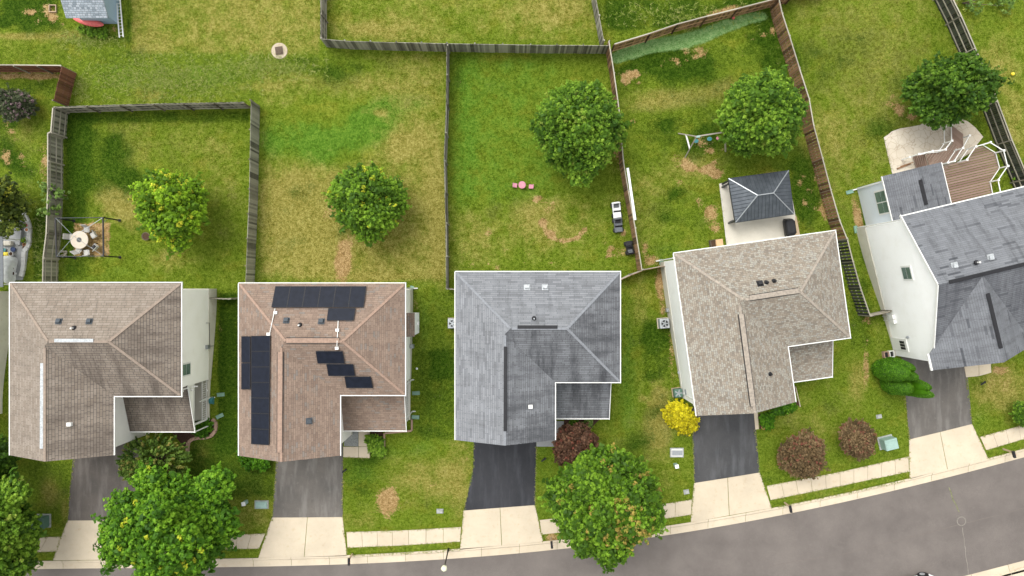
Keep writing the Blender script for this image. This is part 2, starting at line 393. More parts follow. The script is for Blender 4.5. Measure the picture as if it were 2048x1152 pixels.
def flat(name, poly, m, dz=.02, th=.1, t=.7, kind='structure', bevel=0):
    b = MB(); b.slab([G(x, y, dz) for x, y in poly], th, t); return tag(b.build(name, m, bevel=bevel), kind=kind)
def apron(rows, seed):
    b = MB(); rnd = random.Random(seed)
    for q in rows: b.slab([G(x, y, .03) for x, y in q], .12, .4 + .6 * rnd.random())
    tag(b.build('driveway_apron', 'concrete', bevel=.01), kind='structure')
apron([[(135, 1041), (208.6, 1040.5), (208.6, 1119.5), (106, 1120.5)], [(209.4, 1040.5), (284, 1040), (300, 1118), (209.4, 1119.5)]], 1)
apron([[(544, 1035), (614.6, 1034.7), (608, 1114), (517, 1115.5)], [(615.4, 1034.7), (685, 1034), (694, 1112), (609, 1114)]], 2)
apron([[(927, 1021), (999.6, 1015.5), (1003, 1091), (920, 1099.5)], [(1000.4, 1015.5), (1070, 1010), (1086, 1083.5), (1004, 1091)]], 3)
apron([[(1388, 966), (1454.6, 955.6), (1458, 1030.5), (1381, 1045)], [(1455.4, 955.6), (1519, 945), (1543, 1016), (1459, 1030.5)]], 4)
apron([[(1818, 879), (1879.6, 864), (1894, 938), (1819, 958)], [(1880.4, 864), (1944, 848), (1976, 917), (1895, 938)]], 5)
apron([[(1990, 1156), (2060, 1130), (2200, 1085), (2200, 1300), (1990, 1300)]], 6)
flat('driveway', [(150, 880), (283, 880), (283, 1040), (136, 1041), (140, 980)], 'drive_brown')
flat('driveway', [(555, 880), (686, 880), (685.5, 1034), (545, 1035)], 'drive_grey')
flat('driveway', [(948, 860), (1073, 860), (1070, 1010), (927.5, 1021), (936, 985), (941, 960), (946, 935)], 'drive_dark')
flat('driveway', [(1383, 815), (1507, 800), (1519, 945), (1388.5, 966)], 'drive_mid')
flat('driveway', [(1800, 690), (1928, 680), (1944, 848), (1818, 879), (1812, 800)], 'drive_grey')

# ------------------------------------------------------------------ ground sheet
def ticks(lo, hi, st):
    a_ = list(np.arange(lo, hi + st / 2, st)); s_ = st; x = hi
    up = []
    while x < 420: s_ *= 1.22; x += s_; up.append(x)
    s_ = st; x = lo; dnw = []
    while x > -420: s_ *= 1.22; x -= s_; dnw.append(x)
    return np.array(dnw[::-1] + a_ + up)
gx = ticks(-43, 43, .2); gy = ticks(-25, 25, .2)
X, Y = np.meshgrid(gx, gy)
kb = np.interp(gx, [p.x for p in lineK], [p.y for p in lineK]) - .04; kb2 = np.interp(gx, [p.x for p in lineK2], [p.y for p in lineK2]) + .04
for j in range(len(gx)):
    i1 = int(np.argmin(np.abs(gy - kb[j]))); i2 = int(np.argmin(np.abs(gy - kb2[j])))
    Y[i1, j] = kb[j]; Y[i2, j] = kb2[j]
Z = zg(X, Y)
on_road = (Y < kb[None, :] - .001) & (Y > kb2[None, :] + .001); Z = np.where(on_road, -.3, Z)
PX = 1024 + X * F / (H - Z); PY = 576 - Y * F / (H - Z)
lay = {k: np.zeros_like(X) for k in ('dry', 'dirt', 'lush', 'dark', 'mint')}
def blob(k, x, y, rx, ry, s_=1., rot=0):
    c_, n_ = math.cos(R(rot)), math.sin(R(rot)); dx, dy = PX - x, PY - y; u = (dx * c_ + dy * n_) / rx; v = (-dx * n_ + dy * c_) / ry
    lay[k] += s_ * np.exp(-(u * u + v * v) ** 1.3)
def rect(k, x0, y0, x1, y1, s_, e_=12.):
    lay[k] += s_ * sstep((PX - x0) / e_ + .5) * sstep((x1 - PX) / e_ + .5) * sstep((PY - y0) / e_ + .5) * sstep((y1 - PY) / e_ + .5)
lay['dry'] += .14
rect('dirt', 147, 445, 221, 513, .75, 8)
for i in range(24):
    u_ = i / 23; blob('mint', 1234 + 290 * u_, 116 - 82 * u_ - 4 * math.sin(u_ * 9), 14, 10 + 3 * math.sin(u_ * 3), .95 - .4 * u_)
for i in range(14): blob('dirt', 1260 + 18 * i, 116 - 5.4 * i, 9, 3, .35)
rect('dry', 262, -400, 640, 108, .27, 10); rect('dry', 650, -400, 1190, 80, .12); blob('dry', 800, 60, 90, 40, .2); blob('dry', 720, 60, 40, 16, .25); blob('dry', 1100, 20, 100, 40, .25)
rect('dry', 1570, -400, 1880, 420, .12, 40); blob('dry', 1740, 150, 90, 120, .15); blob('dry', 1650, 280, 60, 50, .2)
rect('dry', 1210, -300, 1560, 60, -.25); rect('dark', 1210, -300, 1560, 60, .25); blob('dirt', 1450, 22, 45, 9, .9, -15); blob('dirt', 1370, 60, 60, 6, .4, -18)
rect('lush', 905, 105, 1120, 420, .42, 60); blob('lush', 925, 300, 30, 260, .25); blob('dry', 1000, 170, 60, 40, .12); rect('dry', 905, 110, 1210, 400, -.14, 40); blob('dark', 915, 140, 14, 40, .3)
blob('dry', 1130, 120, 70, 20, -.2); blob('dry', 1110, 440, 90, 60, .35); blob('dry', 1050, 420, 60, 40, .12); blob('dry', 950, 460, 50, 60, .25); blob('dry', 1020, 500, 100, 40, .1); blob('lush', 1050, 515, 120, 25, .2); blob('dry', 1140, 430, 20, 16, -.3)
for t_ in range(20, 190, 11): blob('dirt', 1130 + 44 * math.cos(R(t_)), 440 + 42 * math.sin(R(t_)), 8, 6, .5)
blob('dirt', 1090, 395, 12, 9, .35); blob('dirt', 1098, 420, 8, 20, .3); blob('dirt', 1240, 505, 22, 14, .55); blob('dirt', 1222, 495, 10, 8, .5); blob('dirt', 1247, 464, 5, 9, .8); blob('dirt', 1235, 310, 14, 50, .5); blob('dirt', 1200, 555, 60, 6, .5)
# yard of the fourth house
rect('dark', 1225, 90, 1600, 340, .2, 30)
def spots(x0, y0, x1, y1, n, r_, s_, k_='dirt', seed=1):
    rr = random.Random(seed + int(x0))
    for _ in range(n): dk = k_ == 'dark'; q_ = r_ * rr.uniform(.5, 1.3) * (1.7 if dk else 1); blob(k_, rr.uniform(x0, x1), rr.uniform(y0, y1), q_, q_ * rr.uniform(.5, .9), s_ * rr.uniform(.7, 1.2) * (.48 if dk else 1), rr.uniform(-30, 30))
spots(1232, 138, 1285, 166, 9, 8, .55); spots(1320, 84, 1420, 130, 12, 7, .5); spots(1345, 285, 1450, 365, 22, 9, .5); spots(1590, 330, 1650, 420, 12, 8, .5); spots(1480, 60, 1530, 140, 7, 7, .4); spots(1240, 225, 1300, 290, 6, 7, .45)
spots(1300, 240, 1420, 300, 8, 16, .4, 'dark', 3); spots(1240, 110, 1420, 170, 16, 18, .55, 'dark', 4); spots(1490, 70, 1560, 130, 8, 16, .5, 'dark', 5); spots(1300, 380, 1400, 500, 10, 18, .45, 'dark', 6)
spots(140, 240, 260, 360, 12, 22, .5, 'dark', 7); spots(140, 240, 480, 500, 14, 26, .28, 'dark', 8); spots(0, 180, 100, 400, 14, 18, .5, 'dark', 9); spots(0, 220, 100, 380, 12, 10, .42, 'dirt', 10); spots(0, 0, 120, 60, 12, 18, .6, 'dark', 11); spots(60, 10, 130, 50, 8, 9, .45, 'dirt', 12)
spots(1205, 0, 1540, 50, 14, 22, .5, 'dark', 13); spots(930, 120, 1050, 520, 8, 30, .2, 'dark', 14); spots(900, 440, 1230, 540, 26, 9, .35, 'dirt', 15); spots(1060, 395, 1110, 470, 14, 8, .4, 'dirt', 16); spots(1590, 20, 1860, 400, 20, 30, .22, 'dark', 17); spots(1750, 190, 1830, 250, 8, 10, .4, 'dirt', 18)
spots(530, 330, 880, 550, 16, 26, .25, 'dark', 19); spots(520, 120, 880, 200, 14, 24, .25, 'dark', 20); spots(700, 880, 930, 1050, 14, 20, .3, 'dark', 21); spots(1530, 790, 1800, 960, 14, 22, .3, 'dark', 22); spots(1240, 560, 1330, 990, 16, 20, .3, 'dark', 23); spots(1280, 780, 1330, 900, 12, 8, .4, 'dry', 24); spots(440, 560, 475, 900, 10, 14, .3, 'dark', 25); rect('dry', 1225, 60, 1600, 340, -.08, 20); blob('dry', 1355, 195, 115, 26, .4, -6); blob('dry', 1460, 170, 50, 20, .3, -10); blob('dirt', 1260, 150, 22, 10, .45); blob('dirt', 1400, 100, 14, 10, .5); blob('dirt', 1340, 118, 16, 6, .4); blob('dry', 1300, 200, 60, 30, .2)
blob('dry', 1395, 330, 60, 26, .4); blob('dirt', 1400, 285, 24, 14, .45); blob('dirt', 1375, 330, 18, 10, .45); blob('dirt', 1420, 340, 26, 12, .4); blob('dry', 1310, 390, 60, 90, .18); blob('dirt', 1422, 425, 16, 16, .8); blob('dirt', 1430, 455, 14, 12, .7); blob('dirt', 1440, 350, 14, 10, .5); blob('dirt', 1300, 520, 14, 12, .85); blob('dirt', 1290, 495, 8, 14, .5); blob('dark', 1330, 500, 40, 25, .2); blob('lush', 1340, 505, 40, 22, .4)
blob('dry', 1545, 350, 20, 8, .6); blob('dry', 1610, 360, 14, 40, .35); blob('dark', 1610, 400, 30, 80, .4); blob('dirt', 1590, 450, 8, 24, .7); blob('dirt', 1647, 425, 6, 22, .8, -15); blob('dirt', 1545, 62, 7, 12, .8); blob('dirt', 1395, 410, 12, 20, .35)
blob('dark', 1300, 90, 80, 10, .3); rect('dark', 1490, 20, 1570, 110, .2)
# yard of the second house
rect('dry', 520, 110, 890, 560, .2, 20); rect('dry', 520, 360, 890, 560, .16, 60); blob('dry', 650, 130, 80, 20, -.2); blob('dark', 600, 130, 90, 18, .15); blob('dry', 700, 165, 140, 22, .15)
blob('lush', 745, 248, 62, 46, 1.1, -15); blob('dry', 640, 260, 130, 70, -.35); blob('lush', 800, 205, 44, 18, .8); blob('lush', 850, 205, 28, 14, .45); blob('lush', 590, 280, 70, 40, .75); blob('lush', 645, 300, 38, 46, .85); blob('lush', 540, 290, 20, 40, .4); blob('lush', 700, 290, 22, 30, .35)
blob('dry', 805, 290, 40, 34, .4, -20); blob('dry', 760, 225, 20, 9, .3); blob('dry', 860, 330, 34, 90, .15); blob('dry', 580, 420, 40, 60, .3); blob('dry', 620, 350, 60, 50, .2); blob('lush', 550, 545, 45, 20, .5); blob('lush', 565, 515, 26, 26, .35)
blob('dirt', 686, 525, 17, 38, 1.25); blob('dirt', 660, 430, 18, 24, .35); blob('dirt', 700, 480, 22, 18, .35); blob('dry', 650, 480, 50, 60, .3); blob('lush', 760, 545, 60, 18, .3); blob('dry', 880, 460, 16, 110, .35); blob('dry', 760, 555, 90, 8, .3)
# top left and the long grass strip
rect('lush', 160, 110, 500, 205, .2, 70); blob('lush', 420, 150, 70, 26, .25); blob('lush', 230, 150, 60, 24, .2); rect('dry', 0, 50, 260, 110, .05); blob('dry', 40, 72, 70, 6, .5); blob('dry', 140, 70, 40, 10, .35); blob('dark', 30, 20, 60, 30, .45); blob('dark', 210, 75, 40, 12, .55); blob('dirt', 100, 20, 14, 16, .55); blob('dirt', 55, 24, 10, 8, .5); blob('dirt', 228, 58, 6, 8, .6); blob('dark', 258, 40, 5, 60, .5)
rect('dark', 190, 95, 300, 130, .25, 30); rect('dark', 450, 110, 640, 125, .2, 10); blob('dry', 480, 175, 50, 12, .2); blob('dry', 300, 190, 40, 14, .3)
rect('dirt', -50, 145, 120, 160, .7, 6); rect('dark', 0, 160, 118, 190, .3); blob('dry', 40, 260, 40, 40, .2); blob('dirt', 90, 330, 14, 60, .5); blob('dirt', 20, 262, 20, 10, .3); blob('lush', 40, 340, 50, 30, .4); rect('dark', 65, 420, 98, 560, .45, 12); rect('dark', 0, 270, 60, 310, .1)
rect('dark', 128, 226, 175, 560, .42, 30); rect('dark', 128, 222, 500, 246, .4, 12); blob('dry', 255, 300, 60, 60, .22); blob('dry', 235, 400, 45, 36, .5); blob('dry', 265, 440, 24, 30, .3); blob('dry', 400, 290, 80, 50, .1); blob('lush', 220, 545, 120, 22, .3); blob('dry', 340, 520, 50, 22, .25); blob('dark', 300, 370, 60, 30, .15); blob('dry', 440, 350, 40, 120, .12)  # greener grass and shade beside the fences, both put into the dark layer
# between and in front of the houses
rect('dark', 1570, -100, 1880, 440, .1, 40); rect('dark', 436, 585, 478, 900, .55, 10); rect('dark', 832, 700, 912, 880, .35, 16); rect('dark', 860, 580, 912, 760, .25, 16); blob('lush', 850, 640, 20, 80, .4); blob('lush', 850, 880, 30, 70, .3); blob('dirt', 830, 610, 8, 18, .4); blob('dirt', 838, 830, 5, 5, .4); blob('dirt', 440, 660, 5, 30, .5)  # dark strips beside house walls carry painted shade as well as deeper green
rect('dark', 370, 860, 552, 1000, .45, 30); rect('dry', 370, 860, 552, 1070, .1, 30); blob('dry', 400, 900, 24, 30, .3); blob('dry', 510, 970, 34, 60, .12); blob('dry', 520, 1040, 50, 20, .15)
blob('lush', 720, 930, 40, 60, .55); blob('lush', 780, 900, 70, 18, .4); blob('dry', 850, 960, 70, 50, .35); blob('dirt', 776, 1003, 24, 30, 1.1); blob('dirt', 866, 968, 9, 8, .5); blob('dry', 920, 960, 26, 90, .3); blob('dirt', 935, 905, 12, 22, .3); blob('dry', 720, 1040, 40, 14, .25)
blob('lush', 1255, 760, 22, 160, .5); blob('dry', 1280, 600, 22, 60, .25); blob('dirt', 1318, 560, 9, 34, .9); blob('dirt', 1344, 700, 7, 70, .5); blob('dirt', 1325, 610, 8, 30, .5); rect('dark', 1285, 640, 1345, 760, .3, 20); blob('dry', 1315, 850, 30, 60, .45); blob('dry', 1320, 800, 16, 40, .3); blob('dry', 1280, 900, 60, 60, .1); blob('dry', 1340, 960, 40, 30, .1)
blob('dirt', 1375, 870, 20, 8, .3); rect('lush', 1075, 890, 1110, 1040, .35); blob('dirt', 1102, 1075, 16, 9, .8)
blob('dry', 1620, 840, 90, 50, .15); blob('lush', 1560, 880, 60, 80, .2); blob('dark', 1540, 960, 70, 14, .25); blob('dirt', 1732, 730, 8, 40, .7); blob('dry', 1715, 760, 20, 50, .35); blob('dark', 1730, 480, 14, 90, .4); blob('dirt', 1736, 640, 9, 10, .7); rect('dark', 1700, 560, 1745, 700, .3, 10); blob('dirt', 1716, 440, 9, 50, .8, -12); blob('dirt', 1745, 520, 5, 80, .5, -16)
blob('dry', 2000, 780, 60, 46, .45); blob('dirt', 2000, 770, 40, 20, .3); blob('lush', 1960, 840, 20, 30, .35); blob('dirt', 2000, 740, 20, 9, .7); blob('dry', 2000, 130, 50, 70, .3); blob('dry', 2030, 250, 30, 60, .35); blob('dark', 1990, 40, 60, 25, .2); blob('dirt', 1905, 20, 10, 30, .6); blob('dark', 1950, 250, 40, 40, .3); blob('dirt', 1800, 215, 24, 18, .45); blob('dark', 1760, 260, 40, 30, .25)
rect('dark', 20, 920, 145, 1060, .25, 20); blob('dry', 100, 985, 20, 30, .5); blob('dirt', 100, 1000, 14, 16, .2); blob('dry', 130, 1020, 9, 30, .4)
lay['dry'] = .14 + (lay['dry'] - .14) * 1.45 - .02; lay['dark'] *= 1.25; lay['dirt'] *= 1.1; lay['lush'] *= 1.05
ny, nx = X.shape; gm = bpy.data.meshes.new('ground')
gm.vertices.add(nx * ny); gm.vertices.foreach_set('co', np.stack([X, Y, Z], -1).astype(np.float32).ravel())
ii = (np.arange(ny - 1)[:, None] * nx + np.arange(nx - 1)[None, :]).ravel(); q = np.stack([ii, ii + 1, ii + nx + 1, ii + nx], -1)
gm.loops.add(q.size); gm.loops.foreach_set('vertex_index', q.ravel().astype(np.int32)); gm.polygons.add(len(q)); gm.polygons.foreach_set('loop_start', np.arange(0, q.size, 4, dtype=np.int32))
gm.update(calc_edges=True); gm.polygons.foreach_set('use_smooth', np.ones(len(q), bool))
for k_, v_ in lay.items(): gm.attributes.new(k_, 'FLOAT', 'POINT').data.foreach_set('value', v_.astype(np.float32).ravel())
def grassm():
    k = N('lawn'); g = k.geo()
    # distort
    nzv = k.n('ShaderNodeTexNoise'); nzv.inputs['Scale'].default_value = 1.3; nzv.inputs['Detail'].default_value = 4; k.l(g, nzv.inputs['Vector'])
    big = k.noise(g, .22, 4, .55); md = k.noise(g, 1.0, 7, .68); sm = k.noise(g, 4.5, 5, .7); fine = k.noise(g, 14, 5, .85); blade = k.noise(g, 45, 2, .7)
    md2 = k.noise(nzv.outputs['Color'], 3.0, 6, .7); ti = k.noise(g, 7.5, 4, .8)
    f = k.math('ADD', k.math('MULTIPLY', sm, .35), k.math('MULTIPLY', fine, .65)); f = k.math('ADD', k.ss(f, .25, .75), k.math('MULTIPLY', k.math('SUBTRACT', md, .5), .3))
    green = k.ramp(f, (.25, (.048, .084, .005)), (.5, (.128, .19, .014)), (.75, (.245, .32, .038)))
    lush = k.ramp(f, (.25, (.035, .085, .006)), (.5, (.09, .2, .017)), (.75, (.2, .33, .04)))
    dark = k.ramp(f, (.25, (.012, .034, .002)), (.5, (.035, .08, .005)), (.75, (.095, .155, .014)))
    dry = k.ramp(f, (.25, (.115, .105, .012)), (.5, (.265, .24, .05)), (.75, (.46, .41, .14)))
    dirt = k.ramp(f, (.25, (.17, .105, .035)), (.5, (.39, .25, .105)), (.75, (.6, .44, .23)))
    mint = k.ramp(f, (.25, (.08, .17, .04)), (.5, (.18, .34, .11)), (.75, (.32, .45, .2)))
    yel = k.noise(g, .55, 3, .6, (1, 1.3, 1)); green = k.mix(k.ss(yel, .5, .72, 0, .6), green, k.ramp(f, (.25, (.085, .095, .008)), (.5, (.185, .2, .018)), (.75, (.34, .34, .05))))
    def fac(nm, w1, w2, lo, hi):
        s_ = k.math('ADD', k.attr(nm), k.math('MULTIPLY', k.math('SUBTRACT', md, .5), w1)); s_ = k.math('ADD', s_, k.math('MULTIPLY', k.math('SUBTRACT', ti, .5), w2))
        s_ = k.math('ADD', s_, k.math('MULTIPLY', k.math('SUBTRACT', big, .5), .5)); return k.ss(s_, lo, hi)
    c = k.mix(fac('lush', 1.5, .9, .15, .85), green, lush)
    c = k.mix(fac('dry', 1.25, .7, .12, .85), c, dry)
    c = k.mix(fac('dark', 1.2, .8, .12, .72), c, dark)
    c = k.mix(fac('dirt', 1.5, 2.2, .42, .68), c, dirt)
    c = k.mix(fac('mint', .7, .9, .18, .6), c, mint)
    c = k.mix(k.ss(blade, .3, .7, .45, 0), c, (.18, .2, .1), 'MULTIPLY')
    k.base(c); k.rough(1); k.b.inputs['Specular IOR Level'].default_value = .05
    h = k.math('ADD', k.math('MULTIPLY', sm, .6), k.math('ADD', fine, k.math('MULTIPLY', blade, .5))); k.bump(h, .9, .09); return k.m
gm.materials.append(grassm())
go = bpy.data.objects.new('ground', gm); C.objects.link(go); tag(go, kind='structure')

# ------------------------------------------------------------------ houses
ZE = 5.6
class House:
    def __init__(s, label, nw, rz, W, D, L, xm, roof, cap, wall, slope=.48, porch=True, win=(), stain_shade=.0, gable_w=False):
        s.W, s.D, s.L, s.xm, s.s = W, D, L, xm, slope; s.rz = rz
        s.root = thing('house', label, 'house', (nw.x, nw.y, 0), rz, 'houses facing the street')
        s.mi = s.root.matrix_basis.inverted() if False else (Matrix.Translation((nw.x, nw.y, 0)) @ Matrix.Rotation(rz, 4, 'Z')).inverted()
        s.mw = s.mi.inverted(); r = s.root; s.roofm = roof; s.capm = cap; s.wallm = wall
        d = D / 2; w_ = xm / 2; zr = ZE + slope * d; zw = ZE + slope * w_
        A = (d, -d, zr); B = (W - d, -d, zr); Cc = (w_, -D + w_, zw); Fp = (w_, -L, zw); E = ZE
        V = [(0, 0, E), (W, 0, E), (W, -D, E), (xm, -D, E), (xm, -L, E), Fp, (0, -L, E), A, B, Cc]
        b = MB(); b.add(V, [(1, 0, 7, 8)], .1); b.add(V, [(2, 1, 8)], .9 if stain_shade else 0.)  # east and south slopes weighted for algae stain plus painted slope shade
        b.add(V, [(3, 2, 8, 7, 9)], 1. if stain_shade else 0.); b.add(V, [(0, 6, 5, 9, 7)], .0); b.add(V, [(4, 3, 9, 5)], .75 if stain_shade else 0.)
        o = b.build('roof', roof, r)
        bm = bmesh.new(); bm.from_mesh(o.data); bmesh.ops.remove_doubles(bm, verts=bm.verts, dist=1e-4); bmesh.ops.recalc_face_normals(bm, faces=bm.faces)
        if sum(f.normal.z for f in bm.faces) < 0: bmesh.ops.reverse_faces(bm, faces=bm.faces)
        bm.to_mesh(o.data); bm.free()
        so_ = o.modifiers.new('solid', 'SOLIDIFY'); so_.thickness = .14; so_.offset = -1
        # caps on hips and ridges
        for p, q_ in (((0, 0, E), A), ((W, 0, E), B), ((W, -D, E), B), (A, B), (Cc, Fp), (A, Cc)):
            p, q_ = Vector(p), Vector(q_); dr = (q_ - p)
            if dr.length < .6: continue
            u = dr.normalized(); c_ = MB(); c_.bar(p + u * .1 + Vector((0, 0, -.006)), q_ - u * .02 + Vector((0, 0, -.006)), .17, .05); c_.build('ridge_cap', cap, o)
        g = MB()
        for p, q_ in (((-.045, .045, 0), (W + .045, .045, 0)), ((W + .045, .09, 0), (W + .045, -D - .09, 0)), ((W + .0, -D - .045, 0), (xm + .09, -D - .045, 0)), ((xm + .045, -D + .0, 0), (xm + .045, -L, 0)), ((-.045, .0, 0), (-.045, -L, 0))):
            g.bar(Vector(p) + Vector((0, 0, E - .05)), Vector(q_) + Vector((0, 0, E - .05)), .06, .12)
        g.build('gutter', 'white', r)
        i = .45
        def lpoly(e_): return [(i - e_, -i + e_), (i - e_, -L + .35 - e_), (xm - i + e_, -L + .35 - e_), (xm - i + e_, -D + i - e_), (W - i + e_, -D + i - e_), (W - i + e_, -i + e_)]
        b = MB(); b.slab([(x, y, 5.5) for x, y in lpoly(0)], 5.25); b.build('wall', wall, r)
        b = MB(); b.slab([(x, y, .25) for x, y in lpoly(.03)], 2.4); b.build('foundation', 'found', r)
        # soffit
        b = MB(); b.slab([(x, y, 5.52) for x, y in ((.03, -.03), (.03, -L + .03), (xm - .03, -L + .03), (xm - .03, -D + .03), (W - .03, -D + .03), (W - .03, -.03))], .04); b.build('soffit', 'white', r)
        b = MB(); yy = -L + .25; b.add([(.05, yy, E - .05), (xm - .05, yy, E - .05), (w_, yy, zw - .14)], [(0, 1, 2)]); b.build('gable', wall, r)
        gd = MB(); yw = -L + .35 - .03; gx0 = i + .55; gx1 = xm - i - .55
        for k_ in range(4): gd.box(((gx0 + gx1) / 2, yw, .32 + k_ * .56), (gx1 - gx0, .05, .53))
        gd.build('garage_door', 'white', r)
        def win3(x, z, w2, h2, y, ny):
            f = MB(); f.box((x, y + ny * .03, z), (w2 + .16, .06, h2 + .16)); fo = f.build('window', 'white', r)
            f = MB()
            for sgn in (-1, 1): f.box((x, y + ny * .065, z + sgn * h2 / 4), (w2 - .04, .03, h2 / 2 - .06))
            f.build('pane', 'glass', fo)
        win3(xm / 2, 4.1, 1.5, 1.3, -L + .35, -1)
        for q_ in (.35, .75): win3(xm + (W - xm) * q_, 4.75, .8, .95, -D + i, -1)
        for q_ in (.18, .45, .75): win3(W * q_, 4.2, .9, 1.3, -i, 1); win3(W * q_, 1.6, .9, 1.3, -i, 1)
        if porch:
            x0, x1 = xm - i, W - .38; y1, z1 = -D + i, 3.95; y0, z0 = -D - 3.15, 2.75
            b = MB(); b.add([(x0, y0, z0), (x1, y0, z0), (x1, y1, z1), (x0, y1, z1)], [(0, 1, 2, 3)], 1. if stain_shade else 0.); po = b.build('porch_roof', roof, r)
            m_ = po.modifiers.new('solid', 'SOLIDIFY'); m_.thickness = .12; m_.offset = -1
            b = MB(); b.bar((x0, y0 - .04, z0 - .05), (x1 + .06, y0 - .04, z0 - .05), .075, .12); b.bar((x1 + .03, y0 - .1, z0 - .07), (x1 + .03, y1, z1 - .09), .05, .12); b.build('porch_gutter', 'white', r)
            b = MB(); b.slab([(x0, y0 + .3, .16), (x1 - .07, y0 + .3, .16), (x1 - .07, y1, .16), (x0, y1, .16)], 1.5); b.build('porch_floor', 'found', r)
            b = MB()
            for x in (x0 + .9, (x0 + x1) / 2 + .3, x1 - .2): b.box((x, y0 + .45, 1.4), (.13, .13, 2.5))
            b.bar((x0, y0 + .45, 2.55), (x1 - .12, y0 + .45, 2.55), .14, .2); b.bar((x1 - .2, y0 + .45, 2.56), (x1 - .2, y1, 2.56), .14, .2); b.build('porch_post', 'white', r)
            b = MB()
            for z_ in (.3, 1.05): b.bar((x1 - .2, y0 + .5, z_), (x1 - .2, y1, z_), .05, .05)
            for k_ in range(17): yk = y0 + .6 + k_ * (y1 - y0 - .7) / 17; b.box((x1 - .2, yk, .67), (.03, .035, .75))
            b.build('railing', 'white', r)
            b = MB(); b.add([(x1 - .13, y0 + .4, 2.63), (x1 - .13, y1, 2.63), (x1 - .13, y1, 3.82)], [(0, 1, 2)]); b.build('porch_gable', wall, r)
            b = MB(); b.box((x0 + 1.2, y1 - .03, 1.25), (.95, .06, 2.1)); b.build('front_door', 'red', r)
    def zr(s, x, y):
        a_ = min(x, s.W - x, -y, y + s.D); b_ = min(x, s.xm - x) if y > -s.L and y < -s.D / 2 else -9
        return ZE + s.s * max(a_, b_)
    def R_(s, px, py, h=0.):
        z = 6.5
        for _ in range(25):
            p = s.mi @ P(px, py, z + h); z = z * .4 + .6 * s.zr(p.x, p.y)
        p = s.mi @ P(px, py, z + h); return Vector((p.x, p.y, z))
    def nrm(s, p):
        e_ = .05; gx_ = (s.zr(p.x + e_, p.y) - s.zr(p.x - e_, p.y)) / .1; gy_ = (s.zr(p.x, p.y + e_) - s.zr(p.x, p.y - e_)) / .1
        return Vector((-gx_, -gy_, 1)).normalized()
    def vent(s, px, py, m='vent', sz=.3):
        p = s.R_(px, py); b = MB(); n = s.nrm(p); u = n.cross(Vector((0, 1, 0))).normalized(); v = n.cross(u)
        b.obox(p + n * .02, u * sz * .75, v * sz * .75, n * .02); b.obox(p + n * .11, u * sz / 2, v * sz / 2, n * .08); b.build('roof_vent', m, s.root, bevel=.02)
    def pipe(s, px, py, m='white'):
        p = s.R_(px, py); b = MB(); b.tube(p - Vector((0, 0, .1)), p + Vector((0, 0, .38)), .055, n=10); o = b.build('vent_pipe', m, s.root)
        b = MB(); b.lathe(p, [(.17, -.06), (.15, .06), (.07, .13)], 12); b.build('flashing', 'black', o)
    def rvent(s, a_, b_, m='black', wd=.24, h=.07):
        p = s.R_(*a_); q_ = s.R_(*b_); up = Vector((0, 0, h / 2 + .03)); d = (q_ - p); d2 = Vector((d.x, d.y, 0)).normalized()
        bb = MB(); bb.bar(p + up, q_ + up, wd, h); bb.build('ridge_vent', m, s.root, bevel=.02)
    def wallpt(s, px, py, lx=None):
        """pixel on the wall plane x = lx (local)"""
        n = s.mw.to_3x3() @ Vector((1, 0, 0)); return s.mi @ ray_plane(px, py, s.mw @ Vector((lx, 0, 0)), n)
    def swin(s, px, py, lx, w2, h2, sg, cols=1):
        p = s.wallpt(px, py, lx); b = MB(); b.box((lx + sg * .03, p.y, p.z), (.06, w2 + .16, h2 + .16)); o = b.build('window', 'white', s.root)
        for i in range(cols):
            b = MB(); cw = w2 / cols; yy = p.y - w2 / 2 + (i + .5) * cw
            for q_ in (-1, 1): b.box((lx + sg * .065, yy, p.z + q_ * h2 / 4), (.03, cw - .06, h2 / 2 - .06))
            b.build('pane', 'glass', o)
    def spout(s, x, y, sx, ztop=5.45, wall=None, foot=-.9):
        """downspout near a corner: from the gutter in to the wall and down"""
        b = MB(); wx = wall if wall is not None else x - sx * .42
        b.path([Vector((x, y, ztop)), Vector((x, y, ztop - .12)), Vector((wx, y, ztop - .5)), Vector((wx, y, foot + .15)), Vector((wx + sx * .35, y, foot + .03))], .05); b.build('downspout', 'white', s.root)

z0 = lambda px, py: P(px, py, ZE)
h1 = House('tan roofed house with a silver ridge vent, leftmost fully seen house', z0(20, 566), 0, 12.27, 8.1, 12.35, 7.43, 'roof_tan', 'cap_tan', 'cream', stain_shade=1)
h2 = House('brown roofed house with black solar panels', z0(478, 567), 0, 11.9, 7.99, 12.35, 7.24, 'roof_brown', 'cap_brown', 'cream')
h3 = House('light grey roofed house between the brown and the mottled roofs', z0(911, 544), 0, 11.79, 7.89, 12.05, 7.13, 'roof_grey', 'cap_grey', 'blue_siding', stain_shade=1)
h4 = House('house with mottled tan and grey shingles behind the yellow bush', z0(1348, 507), R(8), 11.66, 7.71, 11.76, 7.14, 'roof_mix', 'cap_mix', 'white_siding')
h0 = House('house at the left edge with only its white side wall in view', Vector((-52.1, .15, 0)), 0, 11.75, 10.6, 12.6, 6, 'roof_grey', 'cap_grey', 'white_siding', porch=False)
